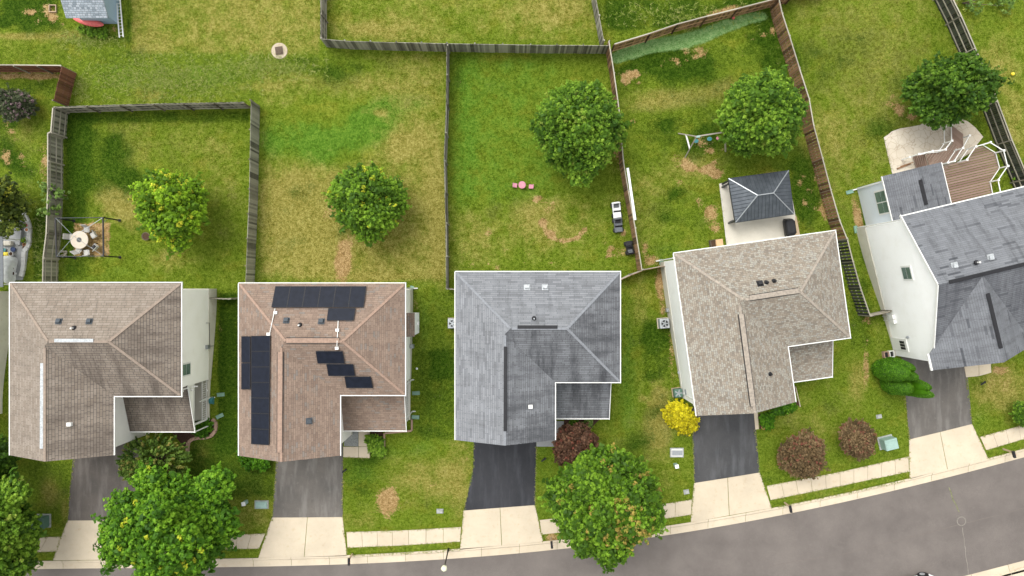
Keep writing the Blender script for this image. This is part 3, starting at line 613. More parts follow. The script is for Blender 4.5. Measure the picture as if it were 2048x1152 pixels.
# roof furniture
h1.vent(118, 643); h1.vent(179, 643); h1.pipe(148, 656); h1.rvent((110, 681), (188, 681), 'silver'); h1.rvent((85.5, 726), (84.5, 897), 'silver')
h2.vent(573, 641); h2.vent(643, 643); h2.pipe(600, 650); h2.rvent((573, 681), (679, 681), 'cap_brown', .34, .06); h2.rvent((561, 704), (560, 905), 'cap_brown', .34, .06); h2.vent(618, 842)
h3.vent(1054, 575, 'silver'); h3.vent(1090, 575, 'silver'); h3.pipe(1068, 637, 'grey_metal'); h3.rvent((1035, 654), (1115, 654)); h3.rvent((1011, 693), (1010.5, 862))
h4.vent(1520, 567, 'black'); h4.pipe(1533, 565, 'black'); h4.pipe(1548, 562, 'black'); h4.rvent((1499, 596), (1597, 581), 'cap_mix', .34, .05); h4.rvent((1482, 628), (1506, 812), 'cap_mix', .34, .05); h4.pipe(1540, 748, 'black')
for h_, px, py in ((h1, 141, 848), (h3, 1061, 813)):
    p = h_.R_(px, py); b = MB(); b.box(p + Vector((0, 0, .1)), (.3, .26, .26)); b.build('vent_cap', 'white', h_.root, bevel=.02)
# dark slit lines beside the shingled vents
for h_, a_, b_ in ((h2, (573, 681), (679, 681)), (h2, (561, 704), (560, 905)), (h4, (1499, 596), (1597, 581)), (h4, (1482, 628), (1506, 812))):
    p = h_.R_(*a_); q_ = h_.R_(*b_); d = (q_ - p).normalized(); sd_ = d.cross(Vector((0, 0, 1))).normalized(); bb = MB()
    for sg in (-1, 1): bb.bar(p + sd_ * sg * .19 + Vector((0, 0, -.0)), q_ + sd_ * sg * .19 + Vector((0, 0, -.0)), .045, .08)
    bb.build('vent_baffle', 'black', h_.root)
# solar panels
def panels(h_, quad, nx_, ny_):
    c = [h_.R_(*q_, .1) for q_ in quad]
    for i in range(nx_):
        for j in range(ny_):
            def bl(u, v): return c[0].lerp(c[1], u).lerp(c[3].lerp(c[2], u), v)
            g = .018; q4 = [bl((i + g) / nx_, (j + g) / ny_), bl((i + 1 - g) / nx_, (j + g) / ny_), bl((i + 1 - g) / nx_, (j + 1 - g) / ny_), bl((i + g) / nx_, (j + 1 - g) / ny_)]
            b = MB(); b.slab([v + Vector((0, 0, .13)) for v in q4], .04); o = b.build('solar_panel', 'solar', h_.root)
            b = MB(); ctr = sum(q4, Vector()) / 4
            pr = [v + (v - ctr).normalized() * .004 + Vector((0, 0, .12)) for v in q4]
            for a_, d_ in zip(pr, pr[1:] + pr[:1]): b.bar(a_, d_, .03, .045)
            b.build('panel_frame', 'black', o)
panels(h2, [(551, 572), (733, 572), (727.5, 615), (543, 615)], 6, 1)
panels(h2, [(656.5, 616), (712, 616), (708, 641), (653, 641)], 1, 1)
panels(h2, [(483, 672), (501, 672), (501, 779), (483, 779)], 1, 2)
panels(h2, [(502.5, 672), (541, 671), (538.5, 890), (502.5, 888)], 1, 7)
panels(h2, [(631, 702), (686, 702), (690, 727), (635, 727)], 1, 1); panels(h2, [(652.5, 728), (707, 728), (711, 752), (656.5, 752)], 1, 1); panels(h2, [(688.5, 753), (742, 753), (747, 776), (692.5, 776)], 1, 1)
for pts, bx in ((((551, 617), (549, 627), (540, 668)), ((552, 625), (538, 668))), (((677, 642), (676, 660), (674.5, 692)), ((675.5, 660), (674.5, 696)))):
    b = MB(); pp = [h2.R_(*q_) + Vector((0, 0, .07)) for q_ in pts]; pp2 = [pp[0], pp[0].lerp(pp[1], .5), pp[1], pp[1].lerp(pp[2], .33), pp[1].lerp(pp[2], .66), pp[2]]
    b.path([h2.R_(*((1 - t_) * pts[0][0] + t_ * pts[2][0], (1 - t_) * pts[0][1] + t_ * pts[2][1])) + Vector((0, 0, .09)) for t_ in np.linspace(0, 1, 7)], .028); o = b.build('conduit', 'white', h2.root)
    for q_ in bx: b = MB(); b.box(h2.R_(*q_) + Vector((0, 0, .1)), (.24, .2, .12)); b.build('junction_box', 'white', h2.root)
# visible side walls
h1.swin(371, 739, h1.W - .45, .85, 1.25, 1)
wx = h1.W - .45
b = MB(); a_ = h1.wallpt(411, 646, wx); c_ = h1.wallpt(418, 646, wx); d_ = h1.wallpt(418, 693, wx); e_ = h1.wallpt(436, 694, wx)
off = Vector((.05, 0, 0)); b.path([a_ + off, c_ + off, d_ + off, d_ + Vector((.05, 0, -1.8))], .02); b.build('cable', 'dark_metal', h1.root)
b = MB(); b.box((wx + .12, d_.y, .6), (.2, .3, .45)); b.build('meter_box', 'grey_metal', h1.root)
for px, py in ((382, 780), (412, 781)): p = h1.wallpt(px, py, wx); b = MB(); b.lathe(p + Vector((.06, 0, -.06)), [(.07, 0), (.09, .06), (.05, .13)], 10); b.build('wall_light', 'white', h1.root)
h1.spout(h1.W + .02, -h1.D + .3, 1, foot=2.9)
def yl(h_, py, z=0): return (P(0, py, z).y - h_.mw.translation.y)
h1.spout(wx + .1, yl(h1, 795), 1, ztop=2.0, wall=wx + .07, foot=-.1); h1.spout(wx + .05, -h1.D - 3.2, 1, ztop=2.6, wall=wx + .07, foot=-.1)
h2.spout(h2.W, -.35, 1, foot=-1.15, wall=h2.W - .38); h2.spout(h2.W, -h2.D + .3, 1, foot=-.3, wall=h2.W - .38); h2.spout(h2.W - .4, -h2.D - 2.2, 1, ztop=2.6, wall=h2.W - .3, foot=-.1)
b = MB(); b.box((h2.W - .1, -3.1, 1.45), (.7, 1.62, 2.9)); ch = b.build('fireplace_bump', 'white_siding', h2.root)
b = MB(); b.add([(h2.W - .46, -2.2, 3.45), (h2.W - .46, -4.0, 3.45), (h2.W + .32, -4.0, 2.93), (h2.W + .32, -2.2, 2.93), (h2.W - .46, -2.2, 2.9), (h2.W - .46, -4., 2.9)], [(0, 1, 2, 3), (1, 5, 2), (0, 3, 4)]); b.build('bump_roof', 'roof_brown', ch)
b = MB(); b.box((h2.W + .3, -3.1, .9), (.14, .25, .25)); b.build('flue_cap', 'white', ch)
b = MB(); b.box((h2.W - .28, -4.95, .35), (.3, .3, .5)); b.build('meter_box', 'grey_metal', h2.root)
h4.spout(-.05, -.3, -1, wall=.42, foot=-1.0); h4.spout(-.05, -11.0, -1, wall=.42, foot=-.1)
b = MB(); p = h4.wallpt(1339, 620, .45); b.box((.33, p.y, p.z - .3), (.22, .3, .5)); b.build('meter_box', 'grey_metal', h4.root)
b = MB(); p = h4.wallpt(1372, 785, .45); b.box((.42, p.y, p.z), (.06, .45, .25)); b.build('wall_vent', 'grey_metal', h4.root)
b = MB(); p = h4.wallpt(1360, 745, .45); b.lathe((.36, p.y, p.z - .1), [(.12, 0), (.12, .1)], 12, sx=.6); b.path([Vector((.36, p.y, .2)), Vector((.36, p.y, p.z))], .03); b.build('hose_bracket', 'silver', h4.root)
# small teal hose reel on the side of the tan-roofed house
b = MB(); p = h1.wallpt(419, 801, wx); q_ = h1.mw @ (p + Vector((.18, 0, 0))); b.tube(q_ + Vector((-.14, 0, 0)), q_ + Vector((.14, 0, 0)), .27, n=16); b.tube(q_ + Vector((.14, 0, 0)), q_ + Vector((.17, 0, 0)), .3, n=16)
b.build('hose_reel', 'teal', h1.root, org=h1.mw.translation)

# fifth house: gabled, big white west wall
HM = Matrix.Translation((27.93, 5.13, 0)) @ Matrix.Rotation(R(13.5), 4, 'Z'); HI = HM.inverted()
h5 = thing('house', 'white sided house with slate grey gabled roof at the right edge', 'house', (27.93, 5.13, 0), R(13.5), 'houses facing the street')
D5, W5, s5 = 10.08, 14., .467; zr5 = ZE + s5 * D5 / 2; xw = 3.12; ww = 3.52; zw5 = ZE + .655 * ww; yC = -D5 + (zw5 - ZE) / s5; yF = -11.25
V = [(0, 0, ZE), (W5, 0, ZE), (W5, -D5 / 2, zr5), (0, -D5 / 2, zr5), (0, -D5, ZE), (W5, -D5, ZE), (xw - ww, -D5, ZE), (xw - ww, yF, ZE), (xw, yF, zw5), (xw + ww, yF, ZE), (xw + ww, -D5, ZE), (xw, yC, zw5)]
b = MB(); b.add(V, [(1, 0, 3, 2)], .1); b.add(V, [(2, 3, 4, 11, 10, 5)], 1.)
b.add(V, [(6, 7, 8, 11)], .2); b.add(V, [(8, 9, 10, 11)], .3)
ro = b.build('roof', 'roof_slate', h5)
bm = bmesh.new(); bm.from_mesh(ro.data); bmesh.ops.remove_doubles(bm, verts=bm.verts, dist=1e-4); bm.faces.ensure_lookup_table()
for f in bm.faces:
    if f.normal.z < 0: f.normal_flip()
bm.to_mesh(ro.data); bm.free()
m_ = ro.modifiers.new('solid', 'SOLIDIFY'); m_.thickness = .14; m_.offset = -1
b = MB(); b.bar((0, .04, ZE - .05), (W5, .04, ZE - .05), .08, .13); b.bar((-.05, .1, ZE - .06), (-.05, -D5 / 2, zr5 - .06), .06, .2); b.bar((-.05, -D5 - .0, ZE - .06), (-.05, -D5 / 2, zr5 - .06), .06, .2); b.bar((xw - ww - .05, -D5 + .05, ZE - .05), (xw - ww - .05, yF, ZE - .05), .12, .13); b.build('gutter', 'white', h5)
x5 = .15
b = MB(); b.slab([(x5, -.35, 5.5), (x5, -D5 + .35, 5.5), (x5, yF + .4, 5.5), (xw + ww - .4, yF + .4, 5.5), (xw + ww - .4, -D5 + .35, 5.5), (W5 - .4, -D5 + .35, 5.5), (W5 - .4, -.35, 5.5)], 5.25)
b.add([(x5, -.35, 5.5), (x5, -D5 + .35, 5.5), (x5, -D5 / 2, 5.5 + (D5 / 2 - .35) * s5)], [(0, 2, 1)]); b.add([(xw - ww + .3, yF + .4, 5.5), (xw + ww - .3, yF + .4, 5.5), (xw, yF + .4, zw5 - .2)], [(0, 1, 2)])
b.build('wall', 'white_siding', h5)
b = MB(); b.slab([(x5 - .03, -.32, .2), (x5 - .03, yF + .37, .2), (xw + ww - .4, yF + .37, .2), (W5 - .4, -D5 + .35, .2), (W5 - .4, -.32, .2)], 2.4); b.build('foundation', 'found', h5)
def Z5(x, y):
    m = ZE + s5 * min(-y, y + D5); w_ = zw5 - .655 * abs(x - xw) if y < yC + 2 else -9; w_ = min(w_, zw5); return max(m, w_)
def R5(px, py):
    z = 7.
    for _ in range(25): p = HI @ P(px, py, z); z = .4 * z + .6 * Z5(p.x, p.y)
    p = HI @ P(px, py, z); return Vector((p.x, p.y, z))
for px, py, m_ in ((1909, 531, 'silver'), (1981, 515, 'silver')):
    p = R5(px, py); b = MB(); b.box(p + Vector((0, 0, .08)), (.3, .34, .2)); b.box(p + Vector((0, 0, .0)), (.46, .46, .1)); b.build('roof_vent', m_, h5, bevel=.02)
p = R5(1953, 525); b = MB(); b.tube(p, p + Vector((0, 0, .38)), .055, n=10); o = b.build('vent_pipe', 'white', h5); b = MB(); b.lathe(p, [(.17, -.05), (.15, .06), (.07, .12)], 12); b.build('flashing', 'black', o)
a_ = HI @ P(1898, 567, zr5); b = MB(); b.bar((a_.x, -D5 / 2, zr5 + .05), (W5 - .5, -D5 / 2, zr5 + .05), .26, .07); b.build('ridge_vent', 'black', h5, bevel=.02)
a_ = HI @ P(1976, 586, zw5); c_ = HI @ P(2000, 697, zw5); b = MB(); b.bar((xw, a_.y, zw5 + .05), (xw, c_.y, zw5 + .05), .26, .07); b.build('ridge_vent', 'black', h5, bevel=.02)
def wp5(px, py, lx): return HI @ ray_plane(px, py, HM @ Vector((lx, 0, 0)), HM.to_3x3() @ Vector((1, 0, 0)))
def win5(px, py, lx, w2, h2, cols=1, pair=True):
    p = wp5(px, py, lx); b = MB(); b.box((lx - .03, p.y, p.z), (.06, w2 + .18, h2 + .18)); o = b.build('window', 'white', h5)
    for i in range(cols):
        cw = w2 / cols; yy = p.y - w2 / 2 + (i + .5) * cw; b = MB()
        for q_ in (-1, 1): b.box((lx - .065, yy, p.z + q_ * h2 / 4), (.03, cw - .08, h2 / 2 - .05))
        b.build('pane', 'glass', o)
win5(1815, 546, x5, .95, 1.05)
p = wp5(1793, 688, x5); b = MB(); b.box((x5 - .03, p.y, 1.15), (.06, 1.02, 2.1)); o = b.build('side_door', 'white', h5)
b = MB()
for i in range(3):
    for j in range(3): b.box((x5 - .075, p.y - .24 + i * .24, 1.4 + j * .22), (.03, .19, .17))
b.build('pane', 'black', o)
p = wp5(1794, 671, x5); b = MB(); b.lathe((x5 - .1, p.y, 2.5), [(.09, 0), (.11, .12), (.05, .2)], 10); b.build('wall_light', 'grey_metal', h5)
for px, py in ((1780, 633), (1784, 641)):
    p = wp5(px, py, x5); b = MB(); b.box((x5 - .12, p.y, 1.2), (.22, .36, .5)); b.path([Vector((x5 - .08, p.y, .95)), Vector((x5 - .08, p.y, -.8))], .03); b.build('meter_box', 'white', h5)
b = MB(); b.path([Vector((.2, .0, 5.45)), Vector((x5 - .02, -.25, 5.1)), Vector((x5 - .02, -.25, -.9))], .055); b.build('downspout', 'white', h5)
# sunroom behind the fifth house
ex0, ex1, eyn, ze2 = .78, 5.35, 3.2, 3.05; em = (ex0 + ex1) / 2; zr2 = ze2 + .3 * (em - ex0)
b = MB(); b.slab([(ex0 + .2, -.3, ze2 - .05), (ex1 - .2, -.3, ze2 - .05), (ex1 - .2, eyn - .3, ze2 - .05), (ex0 + .2, eyn - .3, ze2 - .05)], 4.6); b.add([(ex0 + .2, eyn - .3, ze2 - .05), (ex1 - .2, eyn - .3, ze2 - .05), (em, eyn - .3, zr2 - .12)], [(0, 2, 1)]); su = b.build('sunroom_wall', 'blue_siding', h5)
b = MB(); b.add([(ex0, -.36, ze2), (em, -.36, zr2), (ex1, -.36, ze2), (ex0, eyn, ze2), (em, eyn, zr2), (ex1, eyn, ze2)], [(3, 0, 1, 4), (4, 1, 2, 5)], .35); sr = b.build('sunroom_roof', 'roof_slate', h5)
m_ = sr.modifiers.new('solid', 'SOLIDIFY'); m_.thickness = .1; m_.offset = -1 if sr.data.polygons[0].normal.z > 0 else 1
b = MB(); b.bar((ex0 - .03, eyn, ze2 - .04), (ex0 - .03, -.3, ze2 - .04), .055, .12); b.bar((ex1 + .03, eyn, ze2 - .04), (ex1 + .03, -.3, ze2 - .04), .055, .12); b.build('sunroom_gutter', 'white', h5)
a_ = HI @ P(1842, 359, zr2); c_ = HI @ P(1855, 409, zr2); b = MB(); b.bar((em, a_.y, zr2 + .04), (em, c_.y, zr2 + .04), .26, .07); b.build('ridge_vent', 'black', h5, bevel=.02)
win5(1766, 404, ex0 + .2, 1.75, 1.5, 2)
b = MB(); b.path([Vector((ex0 + .1, eyn - .4, ze2 - .1)), Vector((ex0 + .12, eyn - .4, -1.0)), Vector((ex0 - .2, eyn - .4, -1.12))], .05); b.build('downspout', 'white', h5)

# ------------------------------------------------------------------ fences
def fence(label, pts, m, rail, side, h=1.8, gap=.01, bw=.14, top_cap=False, group='wooden yard fences', post_m=None, braces=False, seed=0, spacing=2.45, cat='fence', raw=None, z_extra=0., lean=0.):
    rnd = random.Random(seed); P3 = [G(*p) for p in pts] if raw is None else raw
    root = thing('wooden_fence', label, cat, P3[0], 0, group, world=True)
    pk = MB(); rl = MB(); cpm = MB(); posts = []
    for a_, c_ in zip(P3[:-1], P3[1:]):
        d = Vector((c_.x - a_.x, c_.y - a_.y, 0)); L_ = d.length; u = d.normalized(); nrm = Vector((-u.y, u.x, 0)) * side
        n = max(1, int(L_ / (bw + gap))); st = L_ / n
        for i in range(n):
            q_ = a_ + u * (i + .5) * st; zz = float(zg(q_.x, q_.y)); hh = h + rnd.uniform(-.02, .02); jl = rnd.uniform(-.012, .012)
            c3 = Vector((q_.x, q_.y, zz + hh / 2 + .03)) - nrm * (.02 + jl); pk.obox(c3, u * (st - gap) / 2, nrm * .011, Vector((0, 0, hh / 2)), rnd.random())
        ns = max(1, round(L_ / spacing))
        for i in range(ns + 1):
            if i == ns and c_ is not P3[-1]: continue
            q_ = a_ + u * (L_ * i / ns); zz = float(zg(q_.x, q_.y)); posts.append((q_ + nrm * .06, zz, u))
        for i in range(ns):
            q0 = a_ + u * (L_ * i / ns + .04); q1 = a_ + u * (L_ * (i + 1) / ns - .04); j_ = rnd.uniform(-.03, .03)
            for k_, hz in enumerate((.3, h * .52, h - .14)):
                z_0 = float(zg(q0.x, q0.y)) + hz + j_; z_1 = float(zg(q1.x, q1.y)) + hz + j_
                rl.bar(Vector((q0.x, q0.y, z_0)) + nrm * .03, Vector((q1.x, q1.y, z_1)) + nrm * .03, .045, .09, t=rnd.random())
            if top_cap:
                z_0 = float(zg(q0.x, q0.y)) + h + .07; z_1 = float(zg(q1.x, q1.y)) + h + .07
                cpm.bar(Vector((q0.x, q0.y, z_0)), Vector((q1.x, q1.y, z_1)) + u * .08, .085, .04, t=.3 + .6 * rnd.random())
    pk.build('pickets', m, root); rl.build('rails', rail, root)
    if top_cap: cpm.build('top_cap', 'rail_wood', root)
    for q_, zz, u in posts:
        pb = MB(); pb.obox(Vector((q_.x, q_.y, zz + (h + .06) / 2 - .1)), u * .045, Vector((-u.y, u.x, 0)) * .045, Vector((0, 0, (h + .25) / 2)), rnd.random()); pb.build('post', post_m or rail, root)
    return root
GW, RWD = 'grey_wood', 'grey_wood'
fence('grey picket fence closing the north end of the yard with the stone table', [(137, 226), (330, 220), (505, 217)], GW, 'rail_wood', -1, seed=1, post_m='post_wood')
fence('grey picket fence left of the yard with the stone table', [(137, 227), (133, 274), (127, 277), (127, 384), (124, 470), (118, 518), (117, 580)], GW, 'rail_wood', 1, seed=2, top_cap=True)
fence('grey board fence right of the yard with the stone table', [(519, 212), (516, 384), (512, 480), (508, 585)], GW, GW, -1, seed=3, post_m='post_wood')
fence('red brown fence along the top of the yard with the flowering bush', [(-60, 145), (60, 145), (152, 146)], 'red_wood', 'red_wood', -1, seed=4, top_cap=True, spacing=2.2, post_m='rail_wood')
fence('short slanting red brown fence beside the flowering bush yard', [(153, 147), (137, 213)], 'red_wood', 'rail_wood', -1, seed=5)
fence('grey fence left of the middle yard along the top edge', [(655, -80), (654, 0), (654, 92)], GW, 'rail_wood', 1, seed=6)
fence('long grey board fence below the middle yard at the top edge', [(654, 94), (700, 98), (800, 101), (898, 103), (1060, 106), (1213, 107)], GW, GW, 1, seed=7)
fence('grey fence right of the middle yard along the top edge', [(1170, -80), (1183, 0), (1201, 97)], GW, 'rail_wood', 1, seed=8)
fence('long thin grey fence left of the yard with the pink table', [(898, 106), (897, 220), (893, 330), (896, 450), (897, 578)], GW, GW, 1, seed=9)
fence('short white rail fence between the thin grey fence and the light grey roofed house', [(898, 578), (913, 579)], 'rail_wood', 'rail_wood', 1, h=1.3, seed=10)
fence('brown fence with the green strip along its foot', [(1221, 105), (1290, 84), (1343, 66), (1400, 51), (1460, 36), (1545, 14), (1570, 7)], 'brown_wood', 'tan_rail', -1, seed=11, top_cap=True, gap=.05, post_m='post_brown')
fence('brown fence right of the yard with the pink table', [(1211, 98), (1221, 160), (1232, 240), (1239, 330), (1249, 390), (1262, 460), (1275, 541)], 'brown_wood', 'rail_wood', 1, seed=12, top_cap=True, gap=.03)
fence('short low brown fence by the corner of the light grey roofed house', [(1236, 560), (1258, 550), (1277, 543)], 'brown_wood', 'rail_wood', 1, seed=13, h=1.5)
fence('short gate fence between the brown fence and the mottled roofed house', [(1280, 541), (1323, 533)], 'brown_wood', 'rail_wood', 1, seed=14, h=1.5)
fence('long brown fence behind the metal roofed gazebo', [(1530, -60), (1536, 0), (1546, 45), (1560, 88), (1579, 150), (1598, 210), (1607, 262), (1624, 325), (1640, 386), (1657, 445), (1671, 480)], 'brown_wood', 'rail_wood', 1, seed=15, top_cap=True, gap=.05, bw=.18)
fence('dark slatted fence between the mottled roofed house and the white gabled house', [(1672, 482), (1683, 525), (1697, 575), (1716, 630)], 'black_wood', 'rail_wood', 1, seed=16, top_cap=True, gap=.1, bw=.14, post_m='rail_wood')
fence('short gate fence beside the meter boxes of the white gabled house', [(1722, 631), (1762, 622)], 'post_wood', 'rail_wood', 1, seed=17, h=1.5)
fence('short grey fence between the tan and the brown roofed houses', [(434, 597), (474, 598)], GW, 'rail_wood', 1, seed=21, h=1.3)
fence('black slatted fence in the top right corner above the dark tree', [(1830, -90), (1867, 0), (1892, 50), (1919, 112), (1940, 160)], 'black_wood', 'rail_wood', 1 * -1, seed=18, top_cap=True)
fence('black slatted fence below the dark tree beside the deck', [(1940, 160), (1962, 215), (1990, 290), (2022, 365), (2050, 430)], 'black_wood', 'rail_wood', -1, seed=19, top_cap=True)
fence('grey board fence at the top edge right of the brown fence', [(1560, 2), (1640, -14)], GW, 'rail_wood', -1, seed=20)

# ------------------------------------------------------------------ trees and shrubs
def leaves(rs, ctr, nrm, size, tint, tip, aspect=.62):
    """quads: folded leaf pairs -> 4 verts each"""
    n = len(ctr); r = rs.normal(size=(n, 3)); t_ = np.cross(nrm, r); t_ /= np.linalg.norm(t_, axis=1, keepdims=True) + 1e-9; b_ = np.cross(nrm, t_)
    s_ = size[:, None]
    v = np.stack([ctr - t_ * s_, ctr + b_ * s_ * aspect + nrm * s_ * .18, ctr + t_ * s_, ctr - b_ * s_ * aspect + nrm * s_ * .18], 1)
    return v
def leafmesh(name, V_, tint, tip, m, parent, org):
    n = len(V_); me = bpy.data.meshes.new(name); me.vertices.add(n * 4); me.vertices.foreach_set('co', (V_ - np.array(org)).astype(np.float32).ravel())
    me.loops.add(n * 4); me.loops.foreach_set('vertex_index', np.arange(n * 4, dtype=np.int32)); me.polygons.add(n); me.polygons.foreach_set('loop_start', np.arange(0, n * 4, 4, dtype=np.int32))
    me.update(calc_edges=True); me.attributes.new('tint', 'FLOAT', 'FACE').data.foreach_set('value', tint.astype(np.float32)); me.attributes.new('tip', 'FLOAT', 'FACE').data.foreach_set('value', tip.astype(np.float32))
    me.materials.append(m); o = bpy.data.objects.new(name, me); C.objects.link(o); o.parent = parent; return o
def crown_pts(rs, lobes, ncl, nl, cr, size, tipf, up=.35, shell=(.78, 1.03), zmin=-.35, tipfn=None, spacing=0., seed_ph=0.):
    lb = np.array(lobes); wts = lb[:, 3] ** 1.7; wts /= wts.sum(); cen = []; out = []
    core = lb[:, :3].mean(0)
    tries = 0; acc = np.zeros((ncl, 3)); md = cr * spacing
    while len(cen) < ncl and tries < ncl * 30:
        tries += 1; i = rs.choice(len(lb), p=wts); d = rs.normal(size=3); d /= np.linalg.norm(d)
        if d[2] < zmin: continue
        sz = lb[i, 4] if lb.shape[1] > 4 else 1
        p = lb[i, :3] + d * lb[i, 3] * rs.uniform(*shell) * np.array([1, 1, sz])
        dd = np.linalg.norm((p - lb[:, :3]) / np.array([1, 1, sz]), axis=1) / lb[:, 3]
        if (dd < .75).any() and rs.rand() < .9: continue
        m_ = len(cen)
        if m_ and md > 0 and (((acc[:m_] - p) ** 2).sum(1) < md * md).any(): continue
        acc[m_] = p; cen.append(p); dv = d * .6 + (p - core) / (np.linalg.norm(p - core) + .01) * .5 + np.array([0, 0, .25]); out.append(dv / np.linalg.norm(dv))
    cen = np.array(cen); out = np.array(out); ncl = len(cen)
    ct = np.clip(.5 + .5 * np.sin(cen[:, 0] * 1.3 + cen[:, 1] * 1.7 + seed_ph) * .5 + rs.normal(size=ncl) * .24, 0, 1)
    idx = np.repeat(np.arange(ncl), nl); n = len(idx); L_ = cr * rs.uniform(.5, 1, ncl) * np.where(rs.rand(ncl) < .3, 3.6, 1.8); t_ = rs.rand(n) ** 1.1
    rad = rs.normal(size=(n, 3)); rad -= (rad * out[idx]).sum(1)[:, None] * out[idx]; rad /= np.linalg.norm(rad, axis=1, keepdims=True) + 1e-6
    rr_ = cr * (1.0 - .7 * t_) * rs.rand(n) ** .6 * 1.3
    off_ = out[idx] * (t_ * L_[idx])[:, None] + rad * rr_[:, None]
    ctr = cen[idx] + off_; nr = out[idx] * .6 + rad * .55 + rs.normal(size=(n, 3)) * .4; nr[:, 2] = np.abs(nr[:, 2]) + up; nr /= np.linalg.norm(nr, axis=1, keepdims=True)
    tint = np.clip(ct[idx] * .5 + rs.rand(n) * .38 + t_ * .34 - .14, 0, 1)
    tipc = (rs.rand(ncl) < tipf).astype(float) if tipfn is None else tipfn(cen, rs)
    tip = tipc[idx] * rs.uniform(.3, 1, n) * (rs.rand(n) < .75)
    sz = size * rs.uniform(.7, 1.3, n)
    return leaves(rs, ctr, nr, sz, tint, tip), tint, tip, cen
def tree(label, px, py, rx, ry, h, m, seed, ncl=420, nl=34, size=.13, cr=.3, tipf=.05, nlobe=9, name='tree', cat='tree', group='leafy garden trees', lob=(.38, .6), tipfn=None, rz=0., inner=True, trunk_r=.16, zs=.85, extra=()):
    rs = np.random.RandomState(seed); hc = h * .58; c = GH(px, py, hc); g_ = float(zg(c.x, c.y)); base = Vector((c.x, c.y, g_ - .02)); k = (H - c.z) / F
    rx *= k * .91; ry *= k * .91; r0 = (rx + ry) / 2; root = thing(name, label, cat, base, 0, group, world=True)
    vz = (h - hc) / r0; lobes = [(c.x, c.y, c.z - .05 * h, r0 * .62, vz * 1.1)]
    for i in range(nlobe):
        a_ = 2 * math.pi * (i + rs.uniform(-.3, .3)) / nlobe; rr = rs.uniform(*lob); q_ = 1 - rr * rs.uniform(.8, 1.12)
        x_, y_ = math.cos(a_) * rx * q_, math.sin(a_) * ry * q_; lobes.append((c.x + x_ * math.cos(rz) - y_ * math.sin(rz), c.y + x_ * math.sin(rz) + y_ * math.cos(rz), c.z + rs.uniform(-.45, .25) * (h - hc), rr * r0, .85))
    for i in range(nlobe + 3):
        a_ = i * 2.4 + rs.uniform(-.4, .4); q_ = math.sqrt((i + .5) / (nlobe + 3)) * .68; rr = rs.uniform(.2, .31); lobes.append((c.x + math.cos(a_) * rx * q_, c.y + math.sin(a_) * ry * q_, c.z + (h - hc) * (rs.uniform(.45, .95) - .5 * q_ ** 2), rr * r0, 1.))
    for (ex, ey, er) in extra: p_ = P(ex, ey, c.z); lobes.append((p_.x, p_.y, c.z - .1, er * k * .85, .8))
    V_, ti, tp, cen = crown_pts(rs, lobes, int(ncl * 2.4), int(nl * 1.05), cr * .66, size * .6, tipf, tipfn=tipfn, shell=(.86, 1.06), spacing=1.25, seed_ph=seed)
    if inner:
        V2, t2, p2, _ = crown_pts(rs, lobes, ncl // 2, nl, cr * 1.4, size * 1.2, 0, shell=(.35, .68)); V_ = np.concatenate([V_, V2]); ti = np.concatenate([ti, t2 * .35]); tp = np.concatenate([tp, p2])  # inner leaves tinted darker, so the crown's inside shade is in their colour
    tb = MB(); top = Vector((c.x, c.y, c.z + (h - hc) * .2)); tb.tube(base - Vector((0, 0, .2)), base + (top - base) * .35, trunk_r, trunk_r * .75, 10, t=.5); tb.tube(base + (top - base) * .35, top, trunk_r * .75, trunk_r * .2, 8)
    fork = base + (top - base) * .33
    for lb in lobes[1:]:
        e_ = Vector(lb[:3]); m1 = fork.lerp(e_, .5) + Vector((0, 0, .15)); tb.tube(fork + (top - fork) * rs.uniform(0, .4), m1, trunk_r * .42, trunk_r * .25, 6); tb.tube(m1, e_, trunk_r * .25, trunk_r * .08, 6)
        for _ in range(3):
            f_ = e_ + Vector(rs.normal(size=3)) * lb[3] * .5; tb.tube(m1.lerp(e_, .6), f_, trunk_r * .12, .01, 5)
    tb.build('trunk', 'bark', root, smooth=True)
    leafmesh('crown', V_, ti, tp, M[m], root, base); return root
M['leaf_bright'] = leafm('bright_maple_leaves', (.028, .075, .005), (.125, .25, .014), (.26, .43, .035), (.62, .62, .04))
M['leaf_mid'] = leafm('green_maple_leaves', (.028, .08, .005), (.13, .255, .016), (.29, .45, .045), (.3, .36, .06))
M['leaf_dark'] = leafm('dark_green_leaves', (.018, .056, .004), (.075, .165, .01), (.18, .31, .03), (.2, .28, .06))
M['leaf_lime'] = leafm('yellow_green_leaves', (.05, .115, .005), (.18, .33, .012), (.36, .56, .03), (.75, .68, .06))
M['leaf_orange'] = leafm('green_leaves_with_orange_tips', (.024, .065, .004), (.1, .21, .01), (.24, .41, .03), (.46, .3, .08))
M['leaf_crape'] = leafm('olive_feathery_leaves', (.03, .07, .01), (.1, .18, .025), (.2, .3, .05), (.33, .28, .07))
M['leaf_crape2'] = leafm('olive_green_leaves', (.025, .045, .006), (.1, .14, .018), (.24, .28, .04), (.5, .5, .05))
M['leaf_mid2'] = leafm('green_street_maple_leaves', (.022, .075, .004), (.1, .245, .01), (.23, .42, .025), (.62, .62, .04))
M['leaf_red'] = leafm('red_maple_leaves', (.055, .028, .016), (.16, .082, .05), (.3, .17, .1), (.33, .085, .06))
M['leaf_bronze'] = leafm('bronze_shrub_leaves', (.07, .05, .022), (.19, .125, .06), (.33, .235, .12), (.28, .07, .06))
M['leaf_yellow'] = leafm('golden_leaves', (.25, .22, .008), (.6, .52, .012), (.85, .78, .03), (.3, .35, .02))
M['leaf_hedge'] = leafm('arborvitae_leaves', (.02, .065, .002), (.055, .165, .004), (.13, .3, .012), (.2, .38, .03))
